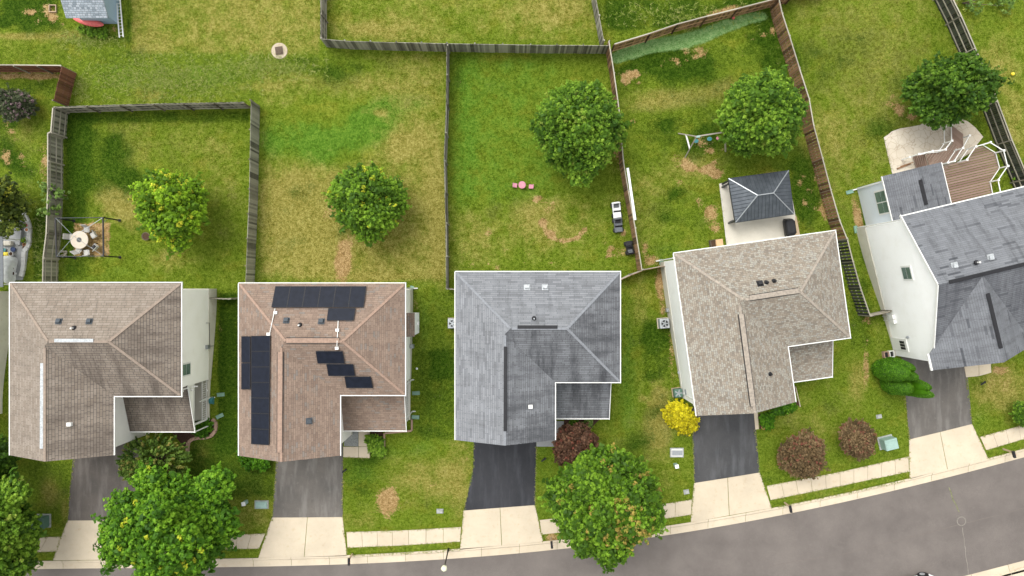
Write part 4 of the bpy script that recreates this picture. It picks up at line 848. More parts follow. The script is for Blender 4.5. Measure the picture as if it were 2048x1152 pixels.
M['leaf_purple'] = leafm('flowering_bush_leaves', (.03, .045, .018), (.08, .1, .045), (.16, .19, .09), (.35, .22, .26))
M['leaf_sprig'] = leafm('loose_sprigs', (.08, .14, .03), (.16, .27, .05), (.28, .4, .1), (.4, .42, .08))

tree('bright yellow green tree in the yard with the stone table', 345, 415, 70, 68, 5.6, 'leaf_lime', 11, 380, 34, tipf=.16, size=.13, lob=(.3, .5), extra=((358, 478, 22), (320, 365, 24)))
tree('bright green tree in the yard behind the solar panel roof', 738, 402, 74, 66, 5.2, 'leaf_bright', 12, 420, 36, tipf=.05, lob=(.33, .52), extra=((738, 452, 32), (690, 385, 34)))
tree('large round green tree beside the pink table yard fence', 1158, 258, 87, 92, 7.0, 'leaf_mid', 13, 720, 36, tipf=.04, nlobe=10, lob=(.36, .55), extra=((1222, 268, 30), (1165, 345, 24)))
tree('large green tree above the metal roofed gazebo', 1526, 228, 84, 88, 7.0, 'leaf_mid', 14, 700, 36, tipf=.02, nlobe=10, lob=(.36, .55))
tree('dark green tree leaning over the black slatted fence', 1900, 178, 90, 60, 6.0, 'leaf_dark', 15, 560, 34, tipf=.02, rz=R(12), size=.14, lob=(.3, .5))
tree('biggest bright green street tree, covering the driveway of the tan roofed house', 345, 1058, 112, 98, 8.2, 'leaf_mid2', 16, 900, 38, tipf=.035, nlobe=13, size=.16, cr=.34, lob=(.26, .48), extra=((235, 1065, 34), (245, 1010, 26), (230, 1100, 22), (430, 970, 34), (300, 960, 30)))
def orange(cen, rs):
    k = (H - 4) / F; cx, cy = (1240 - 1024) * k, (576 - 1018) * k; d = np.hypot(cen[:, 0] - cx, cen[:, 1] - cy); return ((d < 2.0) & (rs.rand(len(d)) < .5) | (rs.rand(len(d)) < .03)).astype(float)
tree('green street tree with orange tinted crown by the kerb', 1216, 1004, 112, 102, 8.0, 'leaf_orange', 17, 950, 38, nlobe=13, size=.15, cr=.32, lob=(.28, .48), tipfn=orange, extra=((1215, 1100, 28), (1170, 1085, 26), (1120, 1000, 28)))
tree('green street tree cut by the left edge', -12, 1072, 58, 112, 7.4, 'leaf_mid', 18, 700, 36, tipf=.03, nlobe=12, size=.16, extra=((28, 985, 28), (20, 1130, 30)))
tree('yellow green tree at the left edge above the patio', -6, 402, 46, 44, 4.5, 'leaf_crape2', 19, 240, 24, tipf=.12, extra=((10, 455, 18),))
tree('dark bushy tree at the left edge below the tan roofed house', -5, 920, 30, 44, 4.2, 'leaf_dark', 20, 260, 26, tipf=.0)
tree('dark green bush cut by the right edge beside the sidewalk', 2052, 828, 28, 26, 1.8, 'leaf_mid', 21, 160, 22, size=.09, cr=.2, cat='bush', name='bush', group='garden bushes', nlobe=5, trunk_r=.05)
tree('reddish purple maple in front of the light grey roofed house', 1152, 893, 46, 42, 3.0, 'leaf_red', 22, 360, 34, size=.09, cr=.22, tipf=.22, name='japanese_maple', lob=(.32, .5), trunk_r=.09)
G1 = 'round bronze leaved shrubs'
tree('larger bronze red shrub on the front lawn near the mailbox', 1606, 910, 46, 46, 2.4, 'leaf_bronze', 23, 420, 30, size=.075, cr=.17, tipf=.12, name='shrub', cat='shrub', group=G1, lob=(.35, .5), trunk_r=.07)
tree('smaller bronze red shrub beside the green utility box', 1715, 878, 36, 38, 2.3, 'leaf_bronze', 24, 340, 30, size=.075, cr=.17, tipf=.15, name='shrub', cat='shrub', group=G1, lob=(.35, .5), trunk_r=.07)
tree('dark bush with faded purple flowers below the red brown fence', 32, 210, 32, 30, 2.2, 'leaf_purple', 25, 260, 28, size=.08, cr=.18, tipf=.3, name='shrub', cat='shrub', group='garden bushes', trunk_r=.06)
# golden shrub, two lobes
def blobshrub(label, pts, h, m, seed, size=.07, n=26, group='garden bushes', tipf=.03, name='shrub', dens=60):
    rs = np.random.RandomState(seed); c0 = G(pts[0][0], pts[0][1]); root = thing(name, label, 'shrub', c0, 0, group, world=True); lobes = []
    for px, py, r in pts:
        c = GH(px, py, h * .45); k = (H - c.z) / F; lobes.append((c.x, c.y, c.z, r * k * .95, h * .55 / (r * k)))
    V_, ti, tp, _ = crown_pts(rs, lobes, dens * len(pts), n, min(.14, r * k * .32), size, tipf, shell=(.86, 1.0), zmin=-.2)
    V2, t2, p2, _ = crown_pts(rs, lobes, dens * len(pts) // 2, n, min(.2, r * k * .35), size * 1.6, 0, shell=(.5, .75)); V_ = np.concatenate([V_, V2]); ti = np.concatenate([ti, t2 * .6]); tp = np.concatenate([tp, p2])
    tb = MB()
    for l_ in lobes: tb.tube(c0, Vector(l_[:3]), .04, .02, 6)
    tb.build('stem', 'bark', root); leafmesh('foliage', V_, ti, tp, M[m], root, c0)
blobshrub('golden yellow shrub at the corner of the mottled roofed house', [(1350, 826, 22), (1370, 842, 22), (1362, 834, 22)], 1.1, 'leaf_yellow', 31, dens=100, tipf=.04)
blobshrub('green shrub behind the garage of the brown roofed house', [(500, 920, 14), (522, 922, 17), (490, 905, 12)], .9, 'leaf_hedge', 32)
blobshrub('low green plants inside the curved stone border', [(398, 858, 11), (412, 853, 10), (406, 862, 9)], .45, 'leaf_hedge', 33, size=.06)
blobshrub('green planting beside the small path', [(742, 880, 9), (746, 893, 9), (758, 900, 11), (757, 884, 8)], .6, 'leaf_mid', 34)
blobshrub('bright green plants at the front corner of the mottled roofed house', [(1566, 818, 10), (1580, 813, 10), (1552, 822, 7)], .6, 'leaf_hedge', 35)
blobshrub('green plants between the terracotta pots', [(1529, 838, 9), (1535, 848, 9), (1540, 836, 7)], .45, 'leaf_hedge', 36, size=.06)
blobshrub('dark green plant in the mulch bed of the light grey roofed house', [(1148, 852, 9)], .6, 'leaf_dark', 37)
blobshrub('pale spiky plant in the mulch bed of the light grey roofed house', [(1176, 845, 8), (1165, 853, 6)], .5, 'leaf_sprig', 38, dens=30, n=14)
blobshrub('glossy green plant at the right edge beside the deck', [(2040, 348, 14), (2052, 362, 12), (2046, 375, 9)], .9, 'leaf_bright', 39, size=.12, dens=30)
blobshrub('thin olive sprigs at the top right edge', [(1925, 6, 16), (1955, 14, 14), (2010, 12, 16), (1990, -8, 20)], 1.0, 'leaf_sprig', 40, size=.08, dens=14, n=10)
blobshrub('thin green sprigs overhanging the grey fence', [(100, 382, 14), (112, 402, 16), (104, 425, 12), (134, 392, 10)], 2.4, 'leaf_sprig', 41, size=.1, dens=10, n=10)
blobshrub('low weeds against the blue grey shed', [(184, 63, 9), (203, 66, 9), (166, 60, 6)], .3, 'leaf_mid', 42)
# feathery crape myrtle
def feather(label, px, py, rx, ry, h, m, seed):
    rs = np.random.RandomState(seed); base = G(px * .985 + 15, py - 8); root = thing('crape_myrtle', label, 'tree', base, 0, 'leafy garden trees', world=True); tb = MB(); ctr = []; nr = []; ti = []; tp = []; k = (H - 2.5) / F
    c = GH(px, py, 2.4)
    for i in range(270):
        a_ = rs.uniform(0, 6.283); q_ = math.sqrt(rs.uniform(.0, 1)); e_ = Vector((c.x + math.cos(a_) * rx * k * q_, c.y + math.sin(a_) * ry * k * q_, base.z + h * (1 - .45 * q_ ** 2) + rs.uniform(-.5, 0)))
        s_ = base + (e_ - base) * .3; s_.z = base.z + .6; mdp = s_.lerp(e_, .55) + Vector((0, 0, .35))
        if i % 4 == 0: tb.tube(base, s_, .035, .03, 5); tb.tube(s_, mdp, .03, .015, 5); tb.tube(mdp, e_, .015, .005, 4)
        n = 46; t_ = rs.rand(n) ** .7; tv = rs.rand(); red = rs.rand() < .18
        for j in range(n):
            p_ = mdp.lerp(e_, t_[j]) + Vector(rs.normal(size=3)) * .07 * (1.25 - t_[j]); ctr.append(p_); nr.append(Vector(rs.normal(size=3)) * .5 + Vector((0, 0, .9))); ti.append(min(1, tv * .5 + rs.rand() * .4 + t_[j] * .15)); tp.append(rs.uniform(.3, 1) if red and t_[j] > .6 else 0)
    tb.build('trunk', 'bark', root); ctr = np.array(ctr); nr = np.array(nr); nr /= np.linalg.norm(nr, axis=1, keepdims=True); sz = .1 * rs.uniform(.7, 1.3, len(ctr))
    V_ = leaves(rs, ctr, nr, sz, None, None, .4); leafmesh('crown', V_, np.array(ti), np.array(tp), M[m], root, base)
feather('olive feathery crape myrtle beside the porch of the tan roofed house', 306, 926, 76, 62, 4.3, 'leaf_crape', 51)
# arborvitae
def arbor(label, px, py, r, h, seed, tops):
    rs = np.random.RandomState(seed); c = G(px, py); root = thing('arborvitae', label, 'tree', c, 0, 'clipped arborvitae', world=True); ctr = []; nr = []
    for (dx, dy, rr, hh) in tops:
        n = int(9000 * rr / .8)
        u = rs.rand(n) ** .8; a_ = rs.rand(n) * 6.283; prof = np.sqrt(np.clip(1 - (u * 1.0) ** 2.6, 0, 1)) * (1 - .25 * u) * (.75 + .25 * np.clip(u * 5, 0, 1))
        jit = 1 + rs.normal(size=n) * .025 + .04 * np.sin(a_ * 7 + u * 9)
        x_ = np.cos(a_) * rr * prof * jit; y_ = np.sin(a_) * rr * prof * jit; z_ = u * hh
        ctr.append(np.stack([c.x + dx + x_ + dx * u * .3, c.y + dy + y_ + dy * u * .3, c.z + .05 + z_], 1)); nv = np.stack([np.cos(a_), np.sin(a_), .25 + u * .9], 1) + rs.normal(size=(n, 3)) * .35; nr.append(nv / np.linalg.norm(nv, axis=1, keepdims=True))
    ctr = np.concatenate(ctr); nr = np.concatenate(nr); n = len(ctr); V_ = leaves(rs, ctr, nr, .075 * rs.uniform(.7, 1.3, n), None, None, .5)
    tb = MB(); tb.tube(c, c + Vector((0, 0, h * .7)), .08, .03, 8)
    for (dx, dy, rr, hh) in tops: tb.lathe(c + Vector((dx, dy, 0)), [(rr * .6, .05), (rr * .88, .3 * hh), (rr * .78, .6 * hh), (rr * .5, .82 * hh), (.05, .95 * hh)], 14)
    tb.build('trunk', 'leaf_hedge', root); leafmesh('foliage', V_, np.clip(rs.rand(n) * .75 + .1, 0, 1), (rs.rand(n) < .03) * .7, M['leaf_hedge'], root, c)
arbor('taller clipped arborvitae touching the wall of the white gabled house', 1760, 737, .85, 4.2, 61, [(-.05, .0, .88, 4.1), (.45, .3, .68, 3.6), (.5, -.15, .62, 3.9)])
arbor('lower clipped arborvitae beside the driveway of the white gabled house', 1778, 764, .8, 3.6, 62, [(-.1, -.05, .85, 3.3), (.6, .1, .6, 4.1), (.6, -.3, .55, 4.4)])

# long grass
def tufts():
    rs = np.random.RandomState(77); V_ = []; ti = []
    areas = [(165, 110, 500, 200, 1500), (455, 105, 640, 160, 500), (125, 60, 240, 100, 300), (1225, 0, 1500, 60, 300), (140, 150, 180, 205, 120), (60, 400, 98, 560, 120)]
    ctr = []; nr = []
    for x0, y0, x1, y1, n in areas:
        for _ in range(n):
            g_ = G((x0 + x1) / 2 + (x1 - x0) * .5 * np.clip(rs.normal() * .55, -1.15, 1.15), (y0 + y1) / 2 + (y1 - y0) * .5 * np.clip(rs.normal() * .5, -1.02, 1.0)); tv = rs.rand()
            for _ in range(5):
                a_ = rs.uniform(0, 6.283); l_ = rs.uniform(.12, .3); w_ = .012; d = Vector((math.cos(a_), math.sin(a_), 0)); s_ = Vector((-d.y, d.x, 0)) * w_
                V_.append([g_ - s_, g_ + s_, g_ + d * l_ + Vector((0, 0, l_ * .55)) + s_ * .3, g_ + d * l_ + Vector((0, 0, l_ * .55)) - s_ * .3]); ti.append(min(1, tv * .6 + rs.rand() * .4))
    V_ = np.array([[tuple(p) for p in q_] for q_ in V_]); ti = np.array(ti)
    k = leafm('grass_blades', (.09, .14, .012), (.19, .27, .03), (.34, .4, .08), (.5, .46, .2), .35)
    o = leafmesh('long_grass', V_, ti, (rs.rand(len(ti)) < .15) * .8, k, None, (0, 0, 0)); tag(o, 'long unmown grass blades above the yard fences', 'grass', kind='stuff')
tufts()
def edge_grass():
    rs = np.random.RandomState(5); V_ = []; ti = []
    lines = [[(150, 915), (140, 980), (136, 1040), (106, 1120)], [(555, 915), (545, 1035), (517, 1115)], [(686, 915), (685.5, 1034), (694, 1110)], [(948, 883), (946, 935), (936, 985), (927.5, 1021), (920, 1099)], [(1073, 893), (1070, 1010), (1086, 1083)], [(1384, 835), (1388.5, 966), (1381, 1045)], [(1509, 858), (1519, 945), (1543, 1016)], [(1807, 775), (1818, 879), (1819, 957)], [(1932, 756), (1944, 848), (1976, 917)],
             [(693, 1064), (800, 1061), (922, 1054)], [(695, 1095), (800, 1091), (921, 1083)], [(1533, 972), (1680, 944), (1817, 913)], [(1541, 1000), (1680, 972), (1818, 943)], [(448, 1070), (531, 1067)], [(448, 1098), (518, 1097)], [(40, 1076), (134, 1073)], [(60, 1105), (112, 1103)], [(1330, 1007), (1384, 999)], [(1330, 1037), (1382, 1029)], [(1960, 874), (2060, 846)], [(1972, 900), (2060, 875)], [(687, 915), (740, 916), (740, 900)], [(1438, 368), (1455, 495)], [(696, 1111), (844, 1104.5), (918, 1099)], [(1545, 1016), (1680, 989), (1817, 959)], [(1976, 917), (2048, 896)], [(1767, 275), (1785, 345)]]
    for ln in lines:
        for a_, c_ in zip(ln[:-1], ln[1:]):
            A_, B_ = G(*a_), G(*c_); n = int((B_ - A_).length / .045)
            for _ in range(n):
                if rs.rand() < .35 * (1 + math.sin(A_.x + A_.y + _ * .13)): continue
                g_ = A_.lerp(B_, rs.rand()) + Vector((rs.normal() * .035, rs.normal() * .035, .03)); tv = rs.rand()
                for _k in range(3):
                    a2 = rs.uniform(0, 6.283); l_ = rs.uniform(.04, .13); d = Vector((math.cos(a2), math.sin(a2), 0)); s_ = Vector((-d.y, d.x, 0)) * .014
                    V_.append([tuple(g_ - s_), tuple(g_ + s_), tuple(g_ + d * l_ + Vector((0, 0, l_ * .4)) + s_ * .3), tuple(g_ + d * l_ + Vector((0, 0, l_ * .4)) - s_ * .3)]); ti.append(min(1, tv * .6 + rs.rand() * .3))
    ti = np.array(ti); o = leafmesh('edge_grass', np.array(V_), ti, (rs.rand(len(ti)) < .3) * .9, bpy.data.materials['grass_blades_edge'], None, (0, 0, 0)); tag(o, 'ragged grass growing over the edges of the paving', 'grass', kind='stuff')
leafm('grass_blades_edge', (.05, .08, .006), (.13, .19, .015), (.22, .27, .04), (.38, .32, .12), .2)
edge_grass()

# ------------------------------------------------------------------ paths, beds and paved areas
def roadz(p):
    y0 = np.interp(p.x, [q.x for q in lineL], [q.y for q in lineL]); d = (y0 - p.y) * .96
    return float(np.interp(d, [0, 2.5, 4, 5.5, 8], [-.115, -.09, -.07, -.09, -.115]))
flat('path', [(688, 858), (740, 858), (740, 915.5), (687, 914.5), (687, 893), (717, 893), (717, 862), (688, 862)][:0] or [(717.5, 850), (739.5, 850), (739.5, 892.6), (717.5, 892.6)], 'concrete', .04)
flat('path', [(687, 893.4), (717, 893.4), (717, 915), (687, 914)], 'concrete', .04); flat('path', [(717.8, 893.4), (739.5, 893.4), (739.5, 916), (717.8, 915)], 'concrete', .04)
flat('gravel_bed', [(690, 850), (717, 850), (717, 893), (688, 892)], 'gravel', .015)
flat('mulch_bed', [(741, 850), (766, 850), (766, 900), (741, 900)], 'mulch', .02)
def edging(name, label, pts, h, w_, m, cat='edging', n=None, group=None):
    p3 = [G(*p) for p in pts]; root = None; b = MB(); rnd = random.Random(len(pts))
    for a_, c_ in zip(p3[:-1], p3[1:]):
        L_ = (c_ - a_).length; k = max(1, round(L_ / (n or 9)))
        for i in range(k): q0 = a_.lerp(c_, i / k); q1 = a_.lerp(c_, (i + 1) / k); d = (q1 - q0) * .015; b.bar(q0 + d + Vector((0, 0, h / 2 - .03)), q1 - d + Vector((0, 0, h / 2 - .03)), w_, h + .06 + rnd.uniform(-.015, .015), t=rnd.random())
    return tag(b.build(name, m, org=p3[0], bevel=.02), label, cat, group)
edging('block_edging', 'pale block edging around the mulch bed of the brown roofed house', [(741, 903), (768.5, 904), (769, 866), (824, 861), (824, 838)], .16, .14, 'brick_edge')
edging('stone_border', 'curved stone border around the small bed by the tan roofed house', [(376, 908), (376, 893), (378, 884), (385, 878), (398, 875), (412, 875), (424, 871), (431, 862), (433, 851), (431, 843), (425, 838)], .16, .26, 'brick_edge', n=.36)
flat('mulch_bed', [(340, 860), (377, 905), (380, 885), (398, 873), (420, 871), (430, 860), (430, 845), (420, 838), (390, 838)], 'mulch', .015)
flat('front_walk', [(1096, 842), (1127.5, 842), (1127.5, 893), (1073, 893), (1073, 880), (1096, 880)], 'paver', .035)
flat('mulch_bed', [(1128, 838), (1200, 838), (1180, 858), (1160, 880), (1128, 890)], 'mulch', .015)
flat('front_walk', [(1507.5, 824), (1515, 822), (1517.5, 858), (1510.5, 859)], 'concrete', .035)
flat('mulch_bed', [(1584, 775), (1590, 773), (1598.5, 812), (1588, 812)], 'mulch', .02); flat('mulch_bed', [(1517, 828), (1543, 824), (1545, 856), (1519, 858)], 'soil' if 0 else 'mulch', .015)
edging('block_edging', 'pale thin edging of the bed in front of the mottled roofed house', [(1590, 772), (1600, 814)], .12, .06, 'concrete')
flat('path', [(1926, 720), (1956.6, 714), (1957, 752), (1932, 754.5)], 'concrete', .035); flat('path', [(1957.4, 714), (1980, 708), (1982, 745), (1957.8, 752)], 'concrete', .035)
def drape(name, poly, m, dz=.03, step=.5):
    P3 = [G(x, y) for x, y in poly]; bm = bmesh.new(); f = bm.faces.new([bm.verts.new((p.x, p.y, 0)) for p in P3]); bmesh.ops.triangulate(bm, faces=[f])
    for _ in range(4): bmesh.ops.subdivide_edges(bm, edges=[e_ for e_ in bm.edges if e_.calc_length() > step], cuts=1, use_grid_fill=False); bmesh.ops.triangulate(bm, faces=bm.faces[:])
    b = MB(); vs = [(v.co.x, v.co.y, float(zg(v.co.x, v.co.y)) + dz) for v in bm.verts]; bm.verts.index_update()
    fs = []
    for f in bm.faces:
        ix = [v.index for v in f.verts]
        if f.normal.z < 0: ix = ix[::-1]
        fs.append(ix)
    b.add(vs, fs, .7); bm.free(); o = b.build(name, m); tag(o, kind='structure'); return o
drape('paved_patio', [(-60, 440), (40, 440), (62, 452), (55, 520), (46, 560), (-60, 566)], 'paver', .03)
drape('paved_patio', [(1438, 368), (1458, 362), (1575, 348), (1590, 430), (1586, 490), (1455, 510)], 'conc_patio', .05)
drape('gravel_bed', [(1587, 432), (1592, 431), (1602, 480), (1586, 484)], 'wood_tan', .02)
drape('stamped_patio', [(1767, 275), (1775, 270), (1783, 263), (1800, 257), (1820, 254), (1840, 250), (1860, 236), (1905, 232), (1935, 243), (1950, 255), (1966, 274), (1953, 290), (1950, 300), (1900, 330), (1880, 350), (1785, 352), (1775, 312)], 'flag', .04)

# ------------------------------------------------------------------ yard things
# shed
o_ = G(175, 20); X0, X1, YS, YN = -34.7, -32.15, 21.6, 25.4; zb = -1.2
sh = thing('shed', 'blue grey garden shed with a pale shingled roof', 'shed', (X0, YS, zb), 0, None, world=True)
b = MB(); b.slab([(X0, YS, zb + 2.2), (X1, YS, zb + 2.2), (X1, YN, zb + 2.2), (X0, YN, zb + 2.2)], 2.2); ym = (YS + YN) / 2; b.add([(X1, YS, zb + 2.2), (X1, YN, zb + 2.2), (X1, ym, zb + 3.3)], [(0, 1, 2)]); b.add([(X0, YS, zb + 2.2), (X0, YN, zb + 2.2), (X0, ym, zb + 3.3)], [(0, 2, 1)]); b.build('wall', 'shed_blue', sh)
b = MB(); zt = zb + 2.15; b.add([(X0 - .35, YS - .4, zt), (X1 + .4, YS - .4, zt), (X1 + .4, ym, zb + 3.42), (X0 - .35, ym, zb + 3.42), (X1 + .4, YN + .4, zt), (X0 - .35, YN + .4, zt)], [(0, 1, 2, 3), (3, 2, 4, 5)]); o = b.build('roof', 'roof_pale', sh); m_ = o.modifiers.new('s', 'SOLIDIFY'); m_.thickness = .1; m_.offset = -1
# kayak leaning by the shed
def mkboat():
    b = MB(); A_, B_ = G(157, 43, .55), G(216, 55, .5); d = (B_ - A_); n = 14; rows = []
    for i in range(n + 1):
        t_ = i / n; wv = math.sin(math.pi * min(1, max(0, t_ * .96 + .02))) ** .55; c = A_.lerp(B_, t_) + Vector((0, .0, .1 * (2 * t_ - 1) ** 2)); rows.append([c + Vector((0, math.cos(a_) * .34 * wv, math.sin(a_) * .2 * wv)) for a_ in np.linspace(0, 2 * math.pi, 13)[:-1]])
    vs = sum(rows, []); fs = []
    for i in range(n):
        for j in range(12): fs.append((i * 12 + j, (i + 1) * 12 + j, (i + 1) * 12 + (j + 1) % 12, i * 12 + (j + 1) % 12))
    fs += [tuple(range(12)), tuple(range(n * 12 + 11, n * 12 - 1, -1))]; b.add(vs, fs); tag(b.build('kayak', 'red', org=A_, smooth=True), 'faded red kayak lying in the grass below the shed', 'kayak')
mkboat()
ld = thing('ladder', 'white aluminium ladder leaning along the side of the shed', 'ladder', G(247, 77), 0, None, world=True)
A_, B_ = G(245, 76, .1), G(239, -60, .1); sdv = Vector((.19, 0, .06)); A_.z += .05; B_.z += .45
for sg in (-1, 1): b = MB(); b.bar(A_ + sdv * sg, B_ + sdv * sg + Vector((-.04, 0, 0)), .06, .09); b.build('side_rail', 'white_plastic', ld)
b = MB()
for i in range(22): p_ = A_.lerp(B_, (i + .6) / 22); b.tube(p_ - sdv, p_ + sdv, .02, n=6)
b.build('rungs', 'white_plastic', ld)
b = MB(); c = G(107, 18)
for dx, dy, sx, sy in ((0, .27, .6, .05), (0, -.27, .6, .05), (.27, 0, .05, .5), (-.27, 0, .05, .5)): b.box(c + Vector((dx, dy, .08)), (sx, sy, .16))
tag(b.build('garden_planter', 'wood_tan', org=c), 'small square wooden planter frame on the grass left of the shed', 'planter')
# concrete well cover
wc = thing('well_cover', 'round pale concrete well cover with a dark square hatch', 'well cover', G(559, 102), 0, None, world=True)
c = G(559, 102); b = MB(); b.lathe(c, [(.66, -.1), (.66, .03), (.62, .05)], 28); M['old_concrete'] = concrete('old_concrete', (.42, .36, .27), .7); b.build('slab', 'old_concrete', wc)
b = MB(); b.box(c + Vector((.0, -.0, .09)), (.62, .66, .03), R(8))
for dx, dy, w_, h_ in ((-.14, .1, .08, .4), (.12, .12, .2, .07), (.2, -.05, .07, .3), (0, -.2, .5, .07), (.05, 0, .16, .07)): b.box(c + Vector((dx, dy, .11)), (w_, h_, .03), R(8))
b.build('hatch', 'bark', wc)
# ball-like small things
def ball(label, px, py, r, m, name='ball'):
    c = G(px, py, r); b = MB(); b.lathe(c, [(r * math.sin(a_) + .001, -r * math.cos(a_)) for a_ in np.linspace(0, math.pi, 9)], 14); tag(b.build(name, m, smooth=True, org=c), label, 'ball')
ball('yellow ball on the grass near the right edge', 2023, 149, .14, 'yellow'); ball('red ball on the green strip by the brown fence', 1466, 37, .12, 'red'); ball('small white ball between the brown and the light grey roofs', 834, 737, .09, 'white_plastic')
# open frame gazebo
pc = [(111, 436), (206, 435), (207, 512), (113, 513)]; zt = -1.2 + 2.25; tp = [P(x, y, zt) for x, y in pc]
gz = thing('open_gazebo', 'bare black metal gazebo frame over the stone table', 'gazebo frame', (tp[0].x, tp[0].y, -1.2), 0, None, world=True)
for p_ in tp: b = MB(); b.bar((p_.x, p_.y, -1.25), p_, .09); b.box((p_.x, p_.y, -1.17), (.2, .2, .04)); b.build('post', 'black', gz)
for p_, q_ in zip(tp, tp[1:] + tp[:1]):
    dk = abs(p_.x - q_.x) < 1; b = MB(); b.bar(p_, q_, .09 if dk else .05); b.build('beam', 'black' if dk else 'dark_metal', gz)
b = MB(); cc = sum(tp, Vector()) / 4 + Vector((0, 0, .7))
for p_ in tp: b.tube(p_, cc, .018, n=6)
for p_, q_ in zip(tp, tp[1:] + tp[:1]):
    for f_ in (.15, .85): e_ = p_.lerp(q_, f_); pp_ = p_ if f_ < .5 else q_; b.tube(e_, pp_ - Vector((0, 0, .6)), .02, n=6)
b.build('roof_braces', 'grey_metal', gz)
# stone table and chairs
c = G(170, 481); tb_ = thing('round_table', 'round pale stone fire table with a dark hole in the middle', 'table', c, 0, None, world=True)
b = MB(); b.lathe(c, [(.28, 0), (.28, .6), (.3, .66)], 16); b.build('base', 'brick_edge', tb_); b = MB(); b.lathe(c, [(.7, .66), (.72, .68), (.72, .73), (.7, .75)], 32); b.build('tabletop', 'tile', tb_); b = MB(); b.lathe(c, [(.2, .755), (.2, .77)], 20); b.build('burner', 'cloth_grey', tb_)
def chair_proto():
    r = thing('patio_chair', 'pale mesh patio chair above the round stone table', 'chair', (0, 0, 0), 0, 'chairs around the stone table')
    b = MB(); b.box((0, 0, .43), (.46, .46, .03)); b.build('seat', 'mesh_fabric', r)
    b = MB(); b.obox((0, -.27, .72), (.23, 0, 0), (0, .015, 0), (0, -.07, .26)); b.build('backrest', 'mesh_fabric', r)
    for sx in (-1, 1):
        b = MB(); b.path([Vector((sx * .24, .24, 0)), Vector((sx * .24, .2, .62)), Vector((sx * .24, -.24, .62))], .014); b.build('armrest', 'dark_metal', r)
        for sy in (-1, 1): b = MB(); b.tube((sx * .22, sy * .22, 0), (sx * .22, sy * .2, .43), .013); b.build('leg', 'dark_metal', r)
    return r
cp = chair_proto(); cl = ['pale mesh patio chair above the round stone table', 'pale mesh patio chair upper right of the round stone table', 'pale mesh patio chair with a black cushion, lower right of the stone table', 'pale mesh patio chair below the round stone table', 'grey mesh patio chair left of the round stone table', 'shaded patio chair at the lower left of the stone table']
for i, (px, py, a_) in enumerate([(173, 459, 180), (187, 470, 120), (190, 494, 50), (173, 505, 5), (143, 474, -95), (157, 500, -35)]):
    r = cp if i == 0 else copy_tree(cp); g_ = GH(px, py, .45); r.location = (g_.x, g_.y, float(zg(g_.x, g_.y))); r.rotation_euler.z = R(a_); r['label'] = cl[i]
g_ = GH(188, 494, .5); b = MB(); b.box(g_, (.3, .3, .08), R(40)); b.box(g_ + Vector((0, 0, .06)), (.14, .2, .05), R(20)); tag(b.build('cushion', 'black', org=g_, bevel=.02), 'small black cushion on the lower right patio chair', 'cushion')
# junk pile under the frame
g_ = G(128, 508); b = MB(); rnd = random.Random(5)
for i in range(14): b.bar(g_ + Vector((rnd.uniform(-.35, .35), rnd.uniform(-.25, .25), .06 + i * .012)), g_ + Vector((rnd.uniform(-.4, .4), rnd.uniform(-.3, .3), .1 + i * .012)), rnd.uniform(.03, .09))
tag(b.build('firewood_pile', 'rail_wood', org=g_), 'small heap of pale scrap wood at the frame corner', 'wood pile')
def pot(label, px, py, r, h, m, plant=None, name='plant_pot', group='garden pots', soil='soil'):
    c = G(px, py, .02); t_ = thing(name, label, 'pot', c, 0, group, world=True); b = MB(); b.lathe(c, [(r * .7, 0), (r, h * .85), (r * 1.06, h), (r * .86, h), (r * .84, h * .85)], 18); b.build('rim_and_body', m, t_); b = MB(); b.lathe(c, [(r * .83, h * .8), (r * .8, h * .88)], 16); b.build('soil', soil, t_)
    if plant:
        rs = np.random.RandomState(int(px)); n = 60; ct = np.array(c) + np.stack([rs.normal(size=n) * r * .6, rs.normal(size=n) * r * .6, h + rs.rand(n) * .2], 1); nv = rs.normal(size=(n, 3)); nv[:, 2] = np.abs(nv[:, 2]) + .6; nv /= np.linalg.norm(nv, axis=1, keepdims=True)
        leafmesh('plant', leaves(rs, ct, nv, .05 + rs.rand(n) * .03, None, None), rs.rand(n), np.zeros(n), M[plant], t_, c)
pot('dark pot at the foot of the bright yellow green tree', 294, 473, .32, .2, 'bark')
pot('white pot with brown soil, upper of the two beside the white cover', 30, 537, .17, .3, 'white_plastic'); pot('white pot with dry plant, lower of the two beside the white cover', 31, 547, .17, .3, 'white_plastic')
pot('cream pot right of the yellow bucket', 27, 508, .18, .3, 'stone'); pot('white pot with reddish soil near the red flowers', 58, 460, .17, .28, 'white_plastic', soil='terracotta'); pot('pot with a yellow green plant on the pale stone edge', 54, 481, .18, .28, 'white_plastic', 'leaf_lime')
pot('small terracotta pot on the pale stone edge', 52, 489, .12, .2, 'terracotta'); pot('low brown pot at the bend of the pale stone edge', 51, 495, .15, .14, 'brick_edge')
pot('red flowers in a pot at the end of the stone edge', 55, 451, .14, .25, 'red', 'leaf_sprig')
pot('blue basin on the grey patio', 29, 499, .2, .16, 'navy', soil='navy'); pot('teal basin left of the blue basin', 11, 500, .14, .14, 'teal', soil='teal')
for i, (px, py, lb) in enumerate([(1521.5, 836, 'terracotta pot nearest the driveway corner of the bed'), (1538, 833, 'terracotta pot at the upper right of the small bed'), (1532, 841, 'terracotta pot in the middle of the small bed'), (1524.5, 854.5, 'terracotta pot at the lower left of the small bed'), (1542, 852, 'terracotta pot at the lower right of the small bed')]): pot(lb, px, py, .13, .22, 'terracotta')
b = MB(); c = G(14, 508, .15); b.tube(c + Vector((-.25, 0, 0)), c + Vector((.25, 0, 0)), .15, n=14); tag(b.build('bucket', 'yellow', org=c), 'yellow bucket lying on the grey patio', 'bucket')
